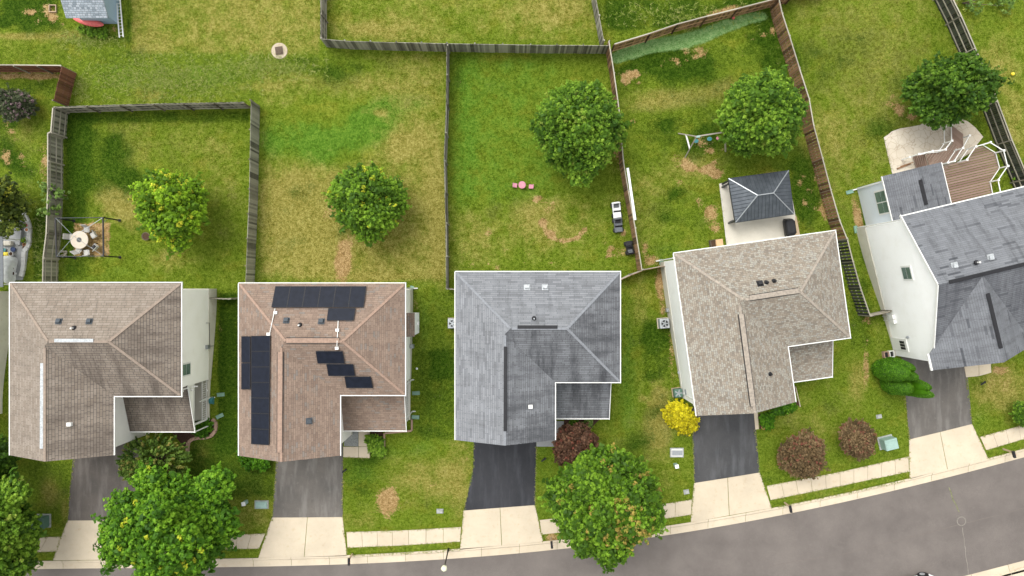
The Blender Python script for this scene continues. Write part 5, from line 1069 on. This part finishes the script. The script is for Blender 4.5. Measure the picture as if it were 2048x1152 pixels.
edging('stone_border', 'winding pale stone border along the left patio', [(43, 410), (49, 420), (52, 432), (58, 445), (61, 458), (60, 472), (60, 486), (56, 495), (50, 503), (49, 515), (49, 530), (47, 542), (44, 553)], .18, .34, 'stone', n=.4)
edging('retaining_wall', 'grey block step along the top of the left patio', [(22, 438), (38, 445), (43, 460), (40, 490)], .3, .4, 'paver', n=.5)
# covered furniture
def cover():
    rs = random.Random(4); pts = [(8, 512), (18, 511), (32, 515), (37, 523), (33, 535), (30, 548), (33, 560), (20, 572), (8, 560), (4, 540), (5, 522)]; c = G(18, 538); b = MB(); n = len(pts); rings = []
    for f_, z_ in ((1.05, .03), (1.0, .25), (.92, .55), (.8, .68), (.5, .74), (.2, .72)): rings.append([Vector(((G(x, y).x - c.x) * f_ + c.x + rs.uniform(-.03, .03), (G(x, y).y - c.y) * f_ + c.y + rs.uniform(-.03, .03), c.z + z_ + rs.uniform(-.05, .05))) for x, y in pts])
    vs = sum(rings, []); fs = [(j * n + i, j * n + (i + 1) % n, (j + 1) * n + (i + 1) % n, (j + 1) * n + i) for j in range(5) for i in range(n)]; fs.append(tuple(5 * n + i for i in range(n)))
    fs = [f_[::-1] for f_ in fs]; b.add(vs, fs); o = b.build('furniture_cover', 'tarp', org=c, smooth=True); s_ = o.modifiers.new('s', 'SUBSURF'); s_.levels = s_.render_levels = 2; tag(o, 'white tarp cover over furniture on the left patio', 'furniture cover')
cover()
b = MB(); A_ = [P(-60, 471, 1.6), P(5.5, 471, 1.4), P(6, 574, 1.4), P(-60, 574, 1.6)]; aw = thing('awning', 'dark slate blue awning at the left edge of the patio', 'awning', (A_[0].x, A_[0].y, -1.2), 0, None, world=True)
b.slab(A_, .06); b.build('canopy', M['toy_grey'], aw); b = MB(); b.bar((A_[1].x - .2, A_[1].y - .2, -1.2), (A_[1].x - .2, A_[1].y - .2, 1.35), .08); b.bar((A_[2].x - .2, A_[2].y + .2, -1.2), (A_[2].x - .2, A_[2].y + .2, 1.35), .08); b.build('post', 'white', aw)
# cream curved bench on patio
b = MB(); c = G(18, 487)
for i in range(9): a_ = R(200 + i * 17); a2 = R(200 + (i + 1) * 17); 
b.box(c + Vector((0, 0, .25)), (.95, .38, .42)); tag(b.build('patio_bench', 'conc_patio', org=c, bevel=.1), 'cream rounded bench on the left patio', 'bench')
# swing set
za = -1.2 + 2.1; ap = P(1393, 273, za); e2 = P(1450, 264, za); sw = thing('swing_set', 'weathered wooden swing set reaching under the tree', 'swing set', (ap.x, ap.y, -1.2), 0, None, world=True)
b = MB(); b.bar(ap - (e2 - ap).normalized() * .15, e2, .1, .12); b.build('top_beam', 'rail_wood', sw)
f1, f2 = G(1357, 267), G(1370, 315); fr = (e2 - ap)
for f_ in (f1, f2): b = MB(); b.bar(f_, ap, .075, t=.4); b.build('leg', 'rail_wood', sw)
f3 = e2 + Vector((.9, 1.0, 0)); f4 = e2 + Vector((.7, -1.1, 0))
for f_ in (f3, f4): b = MB(); b.bar(Vector((f_.x, f_.y, -1.2)), e2, .1, t=.9); b.build('leg', 'rail_wood', sw)
b = MB(); b.bar(f1.lerp(ap, .42), f2.lerp(ap, .42), .1, .12); b.build('cross_bar', 'white', sw)
b = MB(); b.box(ap + Vector((.12, -.02, .03)), (.3, .14, .12), R(5)); b.build('bracket', 'pale_green', sw)
for px, py, m_, r_ in ((1392, 282, 'teal', .17), (1419, 278, 'teal', .17), (1436.5, 276.5, 'pink', .15)):
    c = GH(px, py, .5); b = MB(); b.lathe(c, [(r_ * .6, -.03), (r_, 0), (r_, .03), (r_ * .7, .05)], 16, sx=1.2); o = b.build('swing_seat', m_, sw); tpt = ap + (e2 - ap) * ((c.x - ap.x) / (e2.x - ap.x)) ; b = MB()
    for sg in (-.12, .12): b.tube(c + Vector((sg, 0, 0)), tpt + Vector((sg, 0, -.05)), .008, n=4)
    b.build('ropes', 'grey_metal', o)
# kids table
c = G(1044, 371.5); kt = thing('kids_table', 'round pink toy table between two pink toy chairs', 'table', c, 0, None, world=True)
b = MB(); b.lathe(c, [(.28, .42), (.3, .44), (.3, .47), (.27, .49)], 24); b.build('tabletop', 'pink', kt)
for i in range(4): a_ = R(45 + 90 * i); b = MB(); b.tube(c + Vector((math.cos(a_) * .22, math.sin(a_) * .22, 0)), c + Vector((math.cos(a_) * .18, math.sin(a_) * .18, .43)), .03); b.build('leg', 'pink', kt)
kc = thing('kids_chair', 'pink toy chair left of the round pink table', 'chair', (0, 0, 0), 0, 'pink toy chairs')
b = MB(); b.box((0, 0, .24), (.36, .34, .04)); b.build('seat', 'pink', kc, bevel=.02); b = MB(); b.box((-.17, 0, .5), (.04, .34, .08)); b.box((-.17, .14, .37), (.04, .05, .25)); b.box((-.17, -.14, .37), (.04, .05, .25)); b.build('backrest', 'pink', kc)
for sx in (-1, 1):
    for sy in (-1, 1): b = MB(); b.tube((sx * .15, sy * .14, 0), (sx * .14, sy * .13, .23), .025); b.build('leg', 'pink', kc)
k2 = copy_tree(kc); k2['label'] = 'pink toy chair right of the round pink table'; g_ = G(1030, 371.5); kc.location = g_; kc.rotation_euler.z = R(-5); g_ = G(1062, 374); k2.location = g_; k2.rotation_euler.z = R(175)
# ride-on toy cars
def toy(label, px, py, L_, W_, rz, mb, mh, ms):
    c = G(px, py); r = thing('toy_car', label, 'toy car', c, R(rz), 'ride on toy cars')
    b = MB(); b.box((0, 0, .27), (W_ * .9, L_ * .96, .18)); b.box((0, L_ * .3, .42), (W_ * .82, L_ * .36, .16)); b.box((0, -L_ * .43, .4), (W_ * .82, L_ * .1, .2))
    for sg in (-1, 1): b.box((sg * W_ * .42, -L_ * .12, .4), (.05, L_ * .42, .14))
    b.build('body', mb, r, bevel=.04)
    b = MB(); b.box((0, L_ * .3, .515), (W_ * .6, L_ * .3, .03)); b.build('bonnet', mh, r, bevel=.01)
    b = MB(); b.box((0, -L_ * .22, .42), (W_ * .6, L_ * .16, .1)); b.obox((0, -L_ * .33, .58), (W_ * .3, 0, 0), (0, .03, 0), (0, -.03, .14)); b.build('seat', ms, r, bevel=.03)
    b = MB(); b.obox((0, L_ * .1, .6), (W_ * .4, 0, 0), (0, .015, 0), (0, -.05, .1)); b.build('windscreen', 'black', r)
    b = MB(); b.bar((-W_ * .38, -L_ * .38, .45), (-W_ * .38, -L_ * .38, .85), .04); b.bar((W_ * .38, -L_ * .38, .45), (W_ * .38, -L_ * .38, .85), .04); b.bar((-W_ * .4, -L_ * .38, .85), (W_ * .4, -L_ * .38, .85), .04); b.build('roll_bar', mb, r)
    for sx in (-1, 1):
        for sy in (-1, 1): b = MB(); b.tube((sx * W_ * .5 - .05, sy * L_ * .32, .16), (sx * W_ * .5 + .05, sy * L_ * .32, .16), .16, n=14); b.build('wheel', 'black', r)
toy('white ride on toy jeep, upper one beside the brown fence', 1232, 421, 1.35, .72, 187, 'white_plastic', 'white_plastic', 'toy_grey')
toy('dark grey ride on toy jeep below the white one', 1235, 451, 1.2, .72, 186, 'toy_grey', 'toy_grey', 'black')
toy('black ride on toy car closest to the light grey roofed house', 1257.5, 496, 1.15, .62, 10, 'black', 'black', 'toy_grey')
# white trough on the fence
A_ = P(1255, 336, .68); B_ = P(1270, 440, .68); b = MB(); sd_ = (B_ - A_).normalized().cross(Vector((0, 0, 1))) * .075
b.bar(A_, B_, .16, .03); b.bar(A_ + sd_ + Vector((0, 0, .04)), B_ + sd_ + Vector((0, 0, .04)), .03, .09); b.bar(A_ - sd_ + Vector((0, 0, .04)), B_ - sd_ + Vector((0, 0, .04)), .03, .09)
for f_ in (.23, .78): b.box(A_.lerp(B_, f_) + Vector((.02, 0, .05)), (.1, .12, .06))
tag(b.build('white_trough', 'white_plastic', org=A_), 'long white plastic trough lying on top of the brown fence', 'trough')
# metal gazebo
cor = [P(1457, 357, 1.0), P(1577, 341, 1.0), P(1588, 428, 1.0), P(1471, 445, 1.0)]; rd = [P(1515, 390.5, 1.85), P(1547, 386, 1.85)]
g2 = thing('gazebo', 'gazebo with a dark standing seam metal hip roof on the concrete patio', 'gazebo', (cor[0].x, cor[0].y, -1.2), 0, None, world=True)
for ix in ((0, 1, 'b', 'a'), (1, 2, 'b'), (2, 3, 'a', 'b'), (3, 0, 'a')):
    q_ = [cor[ix[0]], cor[ix[1]]] + [rd[0] if t_ == 'a' else rd[1] for t_ in ix[2:]]; b = MB(); n_ = (q_[1] - q_[0]).cross(q_[2] - q_[0])
    if n_.z < 0: q_ = q_[::-1]
    b.add(q_, [tuple(range(len(q_)))]); o = b.build('roof_panel', 'seam', g2); m_ = o.modifiers.new('s', 'SOLIDIFY'); m_.thickness = .05; m_.offset = -1
b = MB()
for p_, q_ in ((cor[0], rd[0]), (cor[3], rd[0]), (cor[1], rd[1]), (cor[2], rd[1]), (rd[0], rd[1])): b.bar(p_ + Vector((0, 0, .02)), q_ + Vector((0, 0, .02)), .07, .04)
b.build('hip_trim', 'grey_metal', g2); b = MB()
for p_, q_ in zip(cor, cor[1:] + cor[:1]): b.bar(p_ - Vector((0, 0, .1)), q_ - Vector((0, 0, .1)), .06, .14)
b.build('eave_beam', 'dark_metal', g2); ctr = sum(cor, Vector()) / 4
for i, p_ in enumerate(cor):
    q_ = p_.lerp(ctr, .07 if i in (0, 3) else .12); b = MB(); b.bar((q_.x, q_.y, -1.2), (q_.x, q_.y, .95), .12); b.build('post', 'dark_metal', g2)
for px, py, a_ in ((1450, 371, 30), (1463, 443, 15)):
    c = GH(px, py, .35); b = MB()
    for j in range(7): e_ = Vector((math.cos(R(a_ + j * 14 - 42)), math.sin(R(a_ + j * 14 - 42)), 0)); b.tube(c + e_ * -.05 + Vector((0, 0, .9)), c + Vector((-.12 + .05 * j, .03 * j - .1, -.35)), .05, .09, 7)
    b.build('tied_curtain', 'cloth_grey', g2)
# grill
c = G(1572, 457); gr = thing('covered_grill', 'grill under a black cover on the concrete patio', 'grill', c, R(-82), None); b = MB()
prof = [(.1, 1.02, .2), (.5, .98, .28), (.8, .9, .34), (1.05, .8, .3), (1.15, .55, .22)]
rings = []
for z_, w_, d_ in prof: rings.append([Vector((sx * w_ * .78 * cx, sy * d_ * 1.25, z_)) for sx, sy, cx in ((-1, -.6, 1), (-.75, -1, 1), (.75, -1, 1), (1, -.6, 1), (1, .6, 1), (.75, 1, 1), (-.75, 1, 1), (-1, .6, 1))])
vs = sum(rings, []); n = 8; fs = [(j * n + i, j * n + (i + 1) % n, (j + 1) * n + (i + 1) % n, (j + 1) * n + i) for j in range(4) for i in range(n)] + [tuple(32 + i for i in range(8)), tuple(range(7, -1, -1))]
b.add(vs, fs); b.build('cover', 'black', gr, bevel=.04); b = MB()
for sx in (-.6, .6): b.tube((sx, -.2, .06), (sx, .2, .06), .06)
b.build('wheels', 'tyre', gr)
c = G(1432, 487); cb = thing('planter_box', 'tan wooden box with a dark soil compartment beside the patio', 'box', c, R(8), None); b = MB(); b.box((.12, 0, .3), (.56, .6, .6)); b.build('lid', 'cardboard', cb, bevel=.02); b = MB(); b.box((-.35, 0, .2), (.36, .6, .4)); b.build('soil_tray', 'soil', cb)
b = MB(); [b.box((-.35, s_ * .3, .24), (.4, .04, .5)) for s_ in (-1, 1)]; b.box((-.55, 0, .24), (.04, .64, .5)); b.build('frame', 'bark', cb)
# AC units
def ac(label, px, py, rz, m, s_=.78, h=.75, pad='concrete', fan='black', grp='outdoor air conditioning units'):
    c = G(px, py); r = thing('air_conditioner', label, 'air conditioner', c, R(rz), grp); b = MB(); b.box((0, 0, .03), (s_ * 1.15, s_ * 1.1, .1)); b.build('pad', pad, r); b = MB(); b.box((0, 0, .08 + h / 2), (s_, s_, h)); b.build('casing', m, r, bevel=.05)
    b = MB(); b.lathe((0, 0, 0), [(s_ * .36, .085 + h), (s_ * .36, .1 + h)], 24); b.build('fan_grille', fan, r)
    b = MB(); b.lathe((0, 0, 0), [(.1, .1 + h), (.09, .12 + h)], 12)
    for i in range(5): a_ = i * 1.2566; b.obox((math.cos(a_) * .18, math.sin(a_) * .18, .108 + h), (math.cos(a_) * .14, math.sin(a_) * .14, 0), (-math.sin(a_) * .05, math.cos(a_) * .05, .0), (0, 0, .005))
    for rr_ in (.2, .28): b.lathe((0, 0, 0), [(s_ * rr_ * 1.25 + .01, .105 + h), (s_ * rr_ * 1.25 + .01, .112 + h)], 24) if 0 else None
    b.build('fan', 'grey_metal', r)
ac('pale grey air conditioner beside the white wall of the mottled roofed house', 1325, 646, 5, 'silver'); ac('air conditioner half hidden by the light grey roof', 907, 646, 0, 'silver')
ac('dark green unit on a brown pad above the yellow shrub', 1353, 784, 8, 'green_box', .66, .6, 'wood_tan', 'green_box')
c = G(1774, 708); ww_ = thing('window_well', 'two small framed boxes at the corner of the white gabled house', 'window well', c, R(8), None)
for dx, m_ in ((-.22, 'brick_edge'), (.22, 'white')):
    b = MB()
    for sx, sy, w_, l_ in ((-.17, 0, .05, .5), (.17, 0, .05, .5), (0, -.23, .3, .05), (0, .23, .3, .05)): b.box((dx + sx, sy, .18), (w_, l_, .36))
    b.build('frame', m_, ww_); b = MB(); b.box((dx, 0, .12), (.29, .41, .2)); b.build('well', 'black', ww_)
# splash blocks
def splash(label, px, py, rz, s_=.6):
    c = G(px, py); r = MB(); ca = R(rz); d = Vector((math.cos(ca), math.sin(ca), 0)); n_ = Vector((-d.y, d.x, 0)); r.obox(c + Vector((0, 0, .05)), d * s_ / 2, n_ * .13, (0, 0, .02))
    for sg in (-1, 1): r.obox(c + n_ * sg * .13 + Vector((0, 0, .07)), d * s_ / 2, n_ * .015, (0, 0, .045))
    tag(r.build('splash_block', 'splash', org=c), label, 'splash block', 'green splash blocks under downspouts')
splash('green splash block beside the hose reel of the tan roofed house', 442, 789, 5); splash('green splash block next to the curved stone border', 440, 832, 25); splash('green splash block at the top corner of the brown roofed house', 823, 579, 75); splash('green splash block right of the brown roofed porch, upper of two', 832, 786, 3); splash('green splash block right of the brown roofed porch, lower of two', 831, 834, -3)
splash('green splash block at the corner of the sunroom', 1699, 384, 15); splash('green splash block at the top corner of the tall white wall', 1711, 459, 100); splash('pale splash block at the top corner of the mottled roofed house', 1322, 524, 90, .45)
# satellite dish like bracket between first two houses, ground spot lights
for lb, px, py in (('black garden spotlight beside the driveway of the brown roofed house', 691, 939), ('black garden spotlight near the reddish purple maple', 1087, 917), ('black garden spotlight right of the white gabled house driveway', 1960, 765)):
    c = G(px, py); r = thing('garden_light', lb, 'garden light', c, R(40), 'black garden spotlights'); b = MB(); b.tube((0, 0, 0), (0, 0, .35), .02); b.build('stake', 'black', r); b = MB(); b.tube((-.22, 0, .33), (.2, 0, .42), .055, .08, 10); b.build('lamp_head', 'black', r)
# utility boxes
def ubox(label, px, py, w_, l_, h_, m, rz=0, name='utility_box', lid=None):
    c = G(px, py); r = thing(name, label, 'utility box', c, R(rz), 'utility boxes on the lawns'); b = MB(); b.box((0, 0, .02), (w_ * 1.2, l_ * 1.2, .08)); b.build('pad', 'grey_lid', r); b = MB(); b.box((0, 0, .05 + h_ / 2), (w_, l_, h_)); b.build('cabinet', m, r, bevel=.03)
    b = MB(); b.box((0, .0, .07 + h_), (w_ * .9, l_ * .62, .03)); b.box((w_ * .1, l_ * .25, .085 + h_), (w_ * .35, .06, .03)); b.build('lid', lid or m, r)
ubox('dark green transformer box on the lawn of the tan roofed house', 88, 1041, .95, .9, .75, 'green_box'); ubox('pale green utility box beside the bronze shrub', 1771, 884, 1.0, .85, .85, 'pale_green', 14)
ubox('low pale green utility lid left of the worn grey driveway', 523.5, 1009, .92, .55, .12, 'pale_green'); ubox('small grey valve box on the lawn near the dark sealed driveway', 880, 1022, .45, .3, .1, 'grey_lid'); ubox('pale stone lid on the lawn left of the yellow shrub driveway', 1353.5, 905, .9, .62, .08, 'stone', lid='grey_metal')
ubox('tiny grey pad above the bronze shrubs', 1757.5, 833, .36, .26, .06, 'grey_lid', 10); ubox('small dark lid near the concrete apron edge', 1372.5, 983.5, .36, .3, .04, 'grey_lid', 10)
for lb, px, py in (('short white pedestal below the pale stone lid', 1350, 929), ('short white pedestal on the lawn right of the biggest street tree', 493, 1003)):
    c = G(px, py); r = thing('utility_pedestal', lb, 'utility pedestal', c, R(10), 'white utility pedestals'); b = MB(); b.box((0, 0, .3), (.26, .26, .6)); b.build('column', 'pale_green', r); b = MB(); b.box((0, 0, .63), (.3, .3, .08)); b.build('cap', 'white_plastic', r, bevel=.02)
# mailboxes
def mb_proto():
    r = thing('mailbox', 'x', 'mailbox', (0, 0, 0), 0, 'mailboxes along the kerb'); b = MB(); b.box((0, 0, .5), (.1, .1, 1.1)); b.build('post', 'wood_tan', r); b = MB(); b.box((0, -.15, 1.0), (.08, .5, .06)); b.build('arm', 'wood_tan', r)
    b = MB(); n = 10; vs = []; 
    for y in (.1, -.42):
        for i in range(n): a_ = math.pi * i / (n - 1); vs.append((math.cos(a_) * .09, y, 1.16 + math.sin(a_) * .09))
        vs += [(-.09, y, 1.04), (.09, y, 1.04)]
    k_ = n + 2; b.add(vs, [tuple(range(k_ - 1, -1, -1)), tuple(range(k_, 2 * k_))] + [(i, (i + 1) % k_, k_ + (i + 1) % k_, k_ + i) for i in range(k_)]); o = b.build('box', 'black', r)
    b = MB(); b.box((.1, -.2, 1.2), (.012, .03, .12)); b.build('flag', 'red', o); return r
mp = mb_proto(); first = True
for px, py, rz, lb in ((704.5, 1108, 0, 'black mailbox on a tan post between the two middle left driveways'), (1101.5, 1075, 5, 'black mailbox under the orange tinted street tree'), (1569, 1005, 10, 'black mailbox below the larger bronze shrub'), (2006, 898, 15, 'black mailbox nearest the right edge')):
    r = mp if first else copy_tree(mp); first = False; r.location = G(px, py); r.rotation_euler.z = R(rz); r['label'] = lb
# street lamp
c = G(897, 1098); zt = c.z + 4.0; tpp = P(888.5, 1136, zt); lm = thing('street_lamp', 'slim black street lamp with a pale round head', 'street lamp', c, 0, None, world=True); b = MB(); b.tube(c, (c.x, c.y, c.z + .5), .09, .075); b.tube((c.x, c.y, c.z + .5), (tpp.x, tpp.y, zt - .2), .055, .045); b.build('pole', 'black', lm); b = MB(); b.lathe((tpp.x, tpp.y, zt - .2), [(.07, 0), (.2, .12), (.23, .3), (.16, .42), (.05, .47)], 18); b.build('lamp_head', 'lamp_glass', lm, smooth=True)
# manhole and road seams
M['manhole'] = plain('manhole_iron', (.17, .155, .135), .8, var=.3, scale=14); c = G(1924, 1043); c.z = roadz(c) + .012; b = MB(); b.lathe(c, [(.38, -.03), (.38, .0)], 28); mh = b.build('manhole_cover', 'manhole', org=c); tag(mh, 'round grey manhole cover in the road', 'manhole cover')
b = MB(); b.lathe(c, [(.3, .003), (.3, .006)], 24); b.build('inner_disc', 'road', mh, org=c)
def seam(pts, w_, m):
    p3 = []
    for a_, c_ in zip(pts[:-1], pts[1:]):
        for i in range(6): p_ = P(a_[0] + (c_[0] - a_[0]) * i / 6, a_[1] + (c_[1] - a_[1]) * i / 6, 0); p3.append(p_)
    rnd = random.Random(int(pts[0][0])); b = MB()
    for p_ in p3: p_.z = roadz(p_) + .006; p_.x += rnd.uniform(-.03, .03); p_.y += rnd.uniform(-.02, .02)
    for a_, c_ in zip(p3[:-1], p3[1:]): d = (c_ - a_).normalized(); n_ = Vector((-d.y, d.x, 0)) * w_ / 2 * rnd.uniform(.6, 1.3); b.add([a_ - n_, c_ - n_, c_ + n_, a_ + n_], [(0, 1, 2, 3)])
    tag(b.build('road_seam', m), kind='structure')
M['seam_dark'] = plain('road_seam_dark', (.13, .112, .1), .95); M['seam_light'] = plain('road_seam_light', (.24, .22, .19), .95); M['seam_green'] = plain('road_seam_weeds', (.14, .15, .07), 1, var=.5)
seam([(1900, 975), (1908, 1000), (1922, 1030)], .07, 'seam_green'); seam([(1926, 1056), (1932, 1100), (1940, 1160)], .028, 'seam_light'); seam([(1540, 1132), (1700, 1106), (1840, 1070), (2000, 1030), (2080, 1008)], .05, 'seam_dark'); seam([(1585, 1035), (1594, 1110)], .04, 'seam_dark'); seam([(1243, 1105), (1256, 1150)], .05, 'seam_dark')
# parked white car
def car():
    c = P(1812, 1176, 0); c.z = roadz(c) + .01; r = thing('parked_car', 'white car parked at the bottom edge of the picture', 'car', c, R(13), None)
    prof = [(-2.2, .45, .62), (-2.15, .75, .95), (-1.5, .86, 1.0), (-.9, .88, 1.0), (0, .89, 1.0), (.9, .89, .98), (1.5, .86, .9), (2.0, .78, .8), (2.25, .6, .6)]
    b = MB(); rows = [[Vector((x, -w_, .25)), Vector((x, -w_, z_ - .18)), Vector((x, -w_ * .93, z_)), Vector((x, w_ * .93, z_)), Vector((x, w_, z_ - .18)), Vector((x, w_, .25))] for x, w_, z_ in prof]
    vs = sum(rows, []); fs = [(i * 6 + j, (i + 1) * 6 + j, (i + 1) * 6 + (j + 1) % 6, i * 6 + (j + 1) % 6) for i in range(8) for j in range(6)] + [tuple(range(6)), tuple(range(53, 47, -1))]; b.add(vs, [f_[::-1] for f_ in fs]); b.build('body', 'car_paint', r, bevel=.05)
    b = MB(); rows = [[Vector((x0, -.74, .96)), Vector((x1, -.6, 1.42)), Vector((x1, .6, 1.42)), Vector((x0, .74, .96))] for x0, x1 in ((-1.75, -1.2), (.95, .25))]; vs = sum(rows, []); b.add(vs, [(0, 1, 2, 3), (7, 6, 5, 4), (0, 4, 5, 1), (2, 6, 7, 3)]); b.build('window', 'glass', r)
    b = MB(); b.box((-.48, 0, 1.43), (1.5, 1.22, .06)); b.build('roof', 'car_paint', r, bevel=.03)
    for sy in (-1, 1):
        b = MB(); b.box((.75, sy * .98, 1.0), (.14, .18, .12)); b.build('mirror', 'car_paint', r, bevel=.03); b = MB(); b.box((2.08, sy * .55, .68), (.28, .32, .12)); b.build('headlight', 'silver', r, bevel=.03)
        for x in (-1.4, 1.4): b = MB(); b.tube((x, sy * .72, .33), (x, sy * .93, .33), .33, n=22); o = b.build('wheel', 'tyre', r); b = MB(); b.tube((x, sy * .925, .33), (x, sy * .94, .33), .2, n=16); b.build('rim', 'silver', o)
        b = MB(); b.tube((1.4, sy * .8, .4), (1.4, sy * .9, .4), .41, n=22); b.build('wheel_arch', 'black', r)
car()

# ------------------------------------------------------------------ deck
dk = thing('deck', 'brown board deck with white railings and stairs behind the white gabled house', 'deck', G(1900, 340), R(0), None, world=True); zd = .2
def dpoly(pts, z, th, name='floor', m='deck', nb=None, ang=13.5, bw=.2):
    # boards clipped to the polygon
    q_ = [P(x, y, z) for x, y in pts]; bm = bmesh.new(); ca, sa = math.cos(R(ang)), math.sin(R(ang)); mb_ = MB()
    def clip(poly, n_, d_):
        out = []
        for i in range(len(poly)):
            a_, c_ = poly[i], poly[(i + 1) % len(poly)]; da, dc = a_.dot(n_) - d_, c_.dot(n_) - d_
            if da >= 0: out.append(a_)
            if da * dc < 0: out.append(a_.lerp(c_, da / (da - dc)))
        return out
    n_ = Vector((-sa, ca, 0)); ds = [p.dot(n_) for p in q_]; d0 = min(ds); i = 0; rnd = random.Random(1)
    while d0 + i * bw < max(ds):
        pl = clip(clip(q_, n_, d0 + i * bw + .02), -n_, -(d0 + (i + 1) * bw - .02)); i += 1
        if len(pl) >= 3: mb_.slab(pl, th, rnd.random())
    bm.free(); return mb_.build(name, m, dk)
dpoly([(1886, 334), (1934, 318), (1952, 294), (1966, 293), (1992, 307), (2000, 335), (1983, 363), (1987, 400), (1900, 420)], zd, .04)
dpoly([(1868, 300), (1893, 299), (1907, 285), (1927, 300), (1908, 323), (1870, 330), (1858, 330), (1850, 305)], zd - .05, .04, ang=55)
zr_ = zd + 1.0
def steps(a0, a1, b0, b1, z0_, z1_, n, name='stairs'):
    b = MB()
    for i in range(n):
        f0, f1 = i / n, (i + 1) / n; z = z0_ + (z1_ - z0_) * (i + .5) / n
        A0 = P(*(a0[0] + (a1[0] - a0[0]) * f0, a0[1] + (a1[1] - a0[1]) * f0), z); A1 = P(*(a0[0] + (a1[0] - a0[0]) * f1, a0[1] + (a1[1] - a0[1]) * f1), z)
        B0 = P(*(b0[0] + (b1[0] - b0[0]) * f0, b0[1] + (b1[1] - b0[1]) * f0), z); B1 = P(*(b0[0] + (b1[0] - b0[0]) * f1, b0[1] + (b1[1] - b0[1]) * f1), z); b.slab([A0, B0, B1, A1], .05, random.random())
    b.build(name, 'deck', dk)
random.seed(2)
steps((1904, 284), (1903, 250), (1927, 302), (1926, 268), zd - .2, -1.0, 7)
steps((1850, 308), (1826, 312), (1856, 334), (1834, 339), zd - .2, -1.0, 6)
def railrun(pts, label=None):
    """pts: (px, py, ztop)"""
    tops = [P(x, y, z) for x, y, z in pts]
    for p_ in tops: b = MB(); b.bar((p_.x, p_.y, p_.z - 1.15), p_, .085); b.box(p_ + Vector((0, 0, .02)), (.16, .16, .05)); b.build('post', 'white', dk)
    for a_, c_ in zip(tops[:-1], tops[1:]):
        b = MB(); dz = Vector((0, 0, -.05)); b.bar(a_ + dz, c_ + dz, .065, .045); o = b.build('top_rail', 'white', dk); lo = Vector((0, 0, -.92)); b = MB(); b.bar(a_ + lo, c_ + lo, .05, .05); b.build('bottom_rail', 'white', dk); b = MB(); L_ = (c_ - a_).length; n = int(L_ / .13)
        for i in range(1, n): p_ = a_.lerp(c_, i / n); b.bar(p_ + Vector((0, 0, -.9)), p_ + Vector((0, 0, -.06)), .022)
        b.build('balusters', 'black', o)
railrun([(1934, 319.5, zr_), (1952, 293, zr_), (1981, 284.5, zr_), (2008, 301, zr_), (2016, 332, zr_), (1997, 360, zr_), (2004, 395, zr_)])
railrun([(1896, 325, zr_), (1909, 322, zr_), (1926, 296, zr_), (1939.5, 271, .0)])
railrun([(1820, 314, .0), (1838, 308, zr_ - .2), (1865, 302, zr_), (1891, 299, zr_), (1904, 281.5, zr_), (1903, 250, .0)])
b = MB(); 
for x, y in ((1800, 330), (1818, 322)): pass
b.bar(G(1793, 338, .1), G(1819, 328, .12), .12, .12); b.bar(G(1800, 333, .06), G(1822, 326, .3), .08, .08); tag(b.build('timber', 'brown_wood', org=G(1793, 338)), 'brown timber lying on the stamped patio', 'timber')
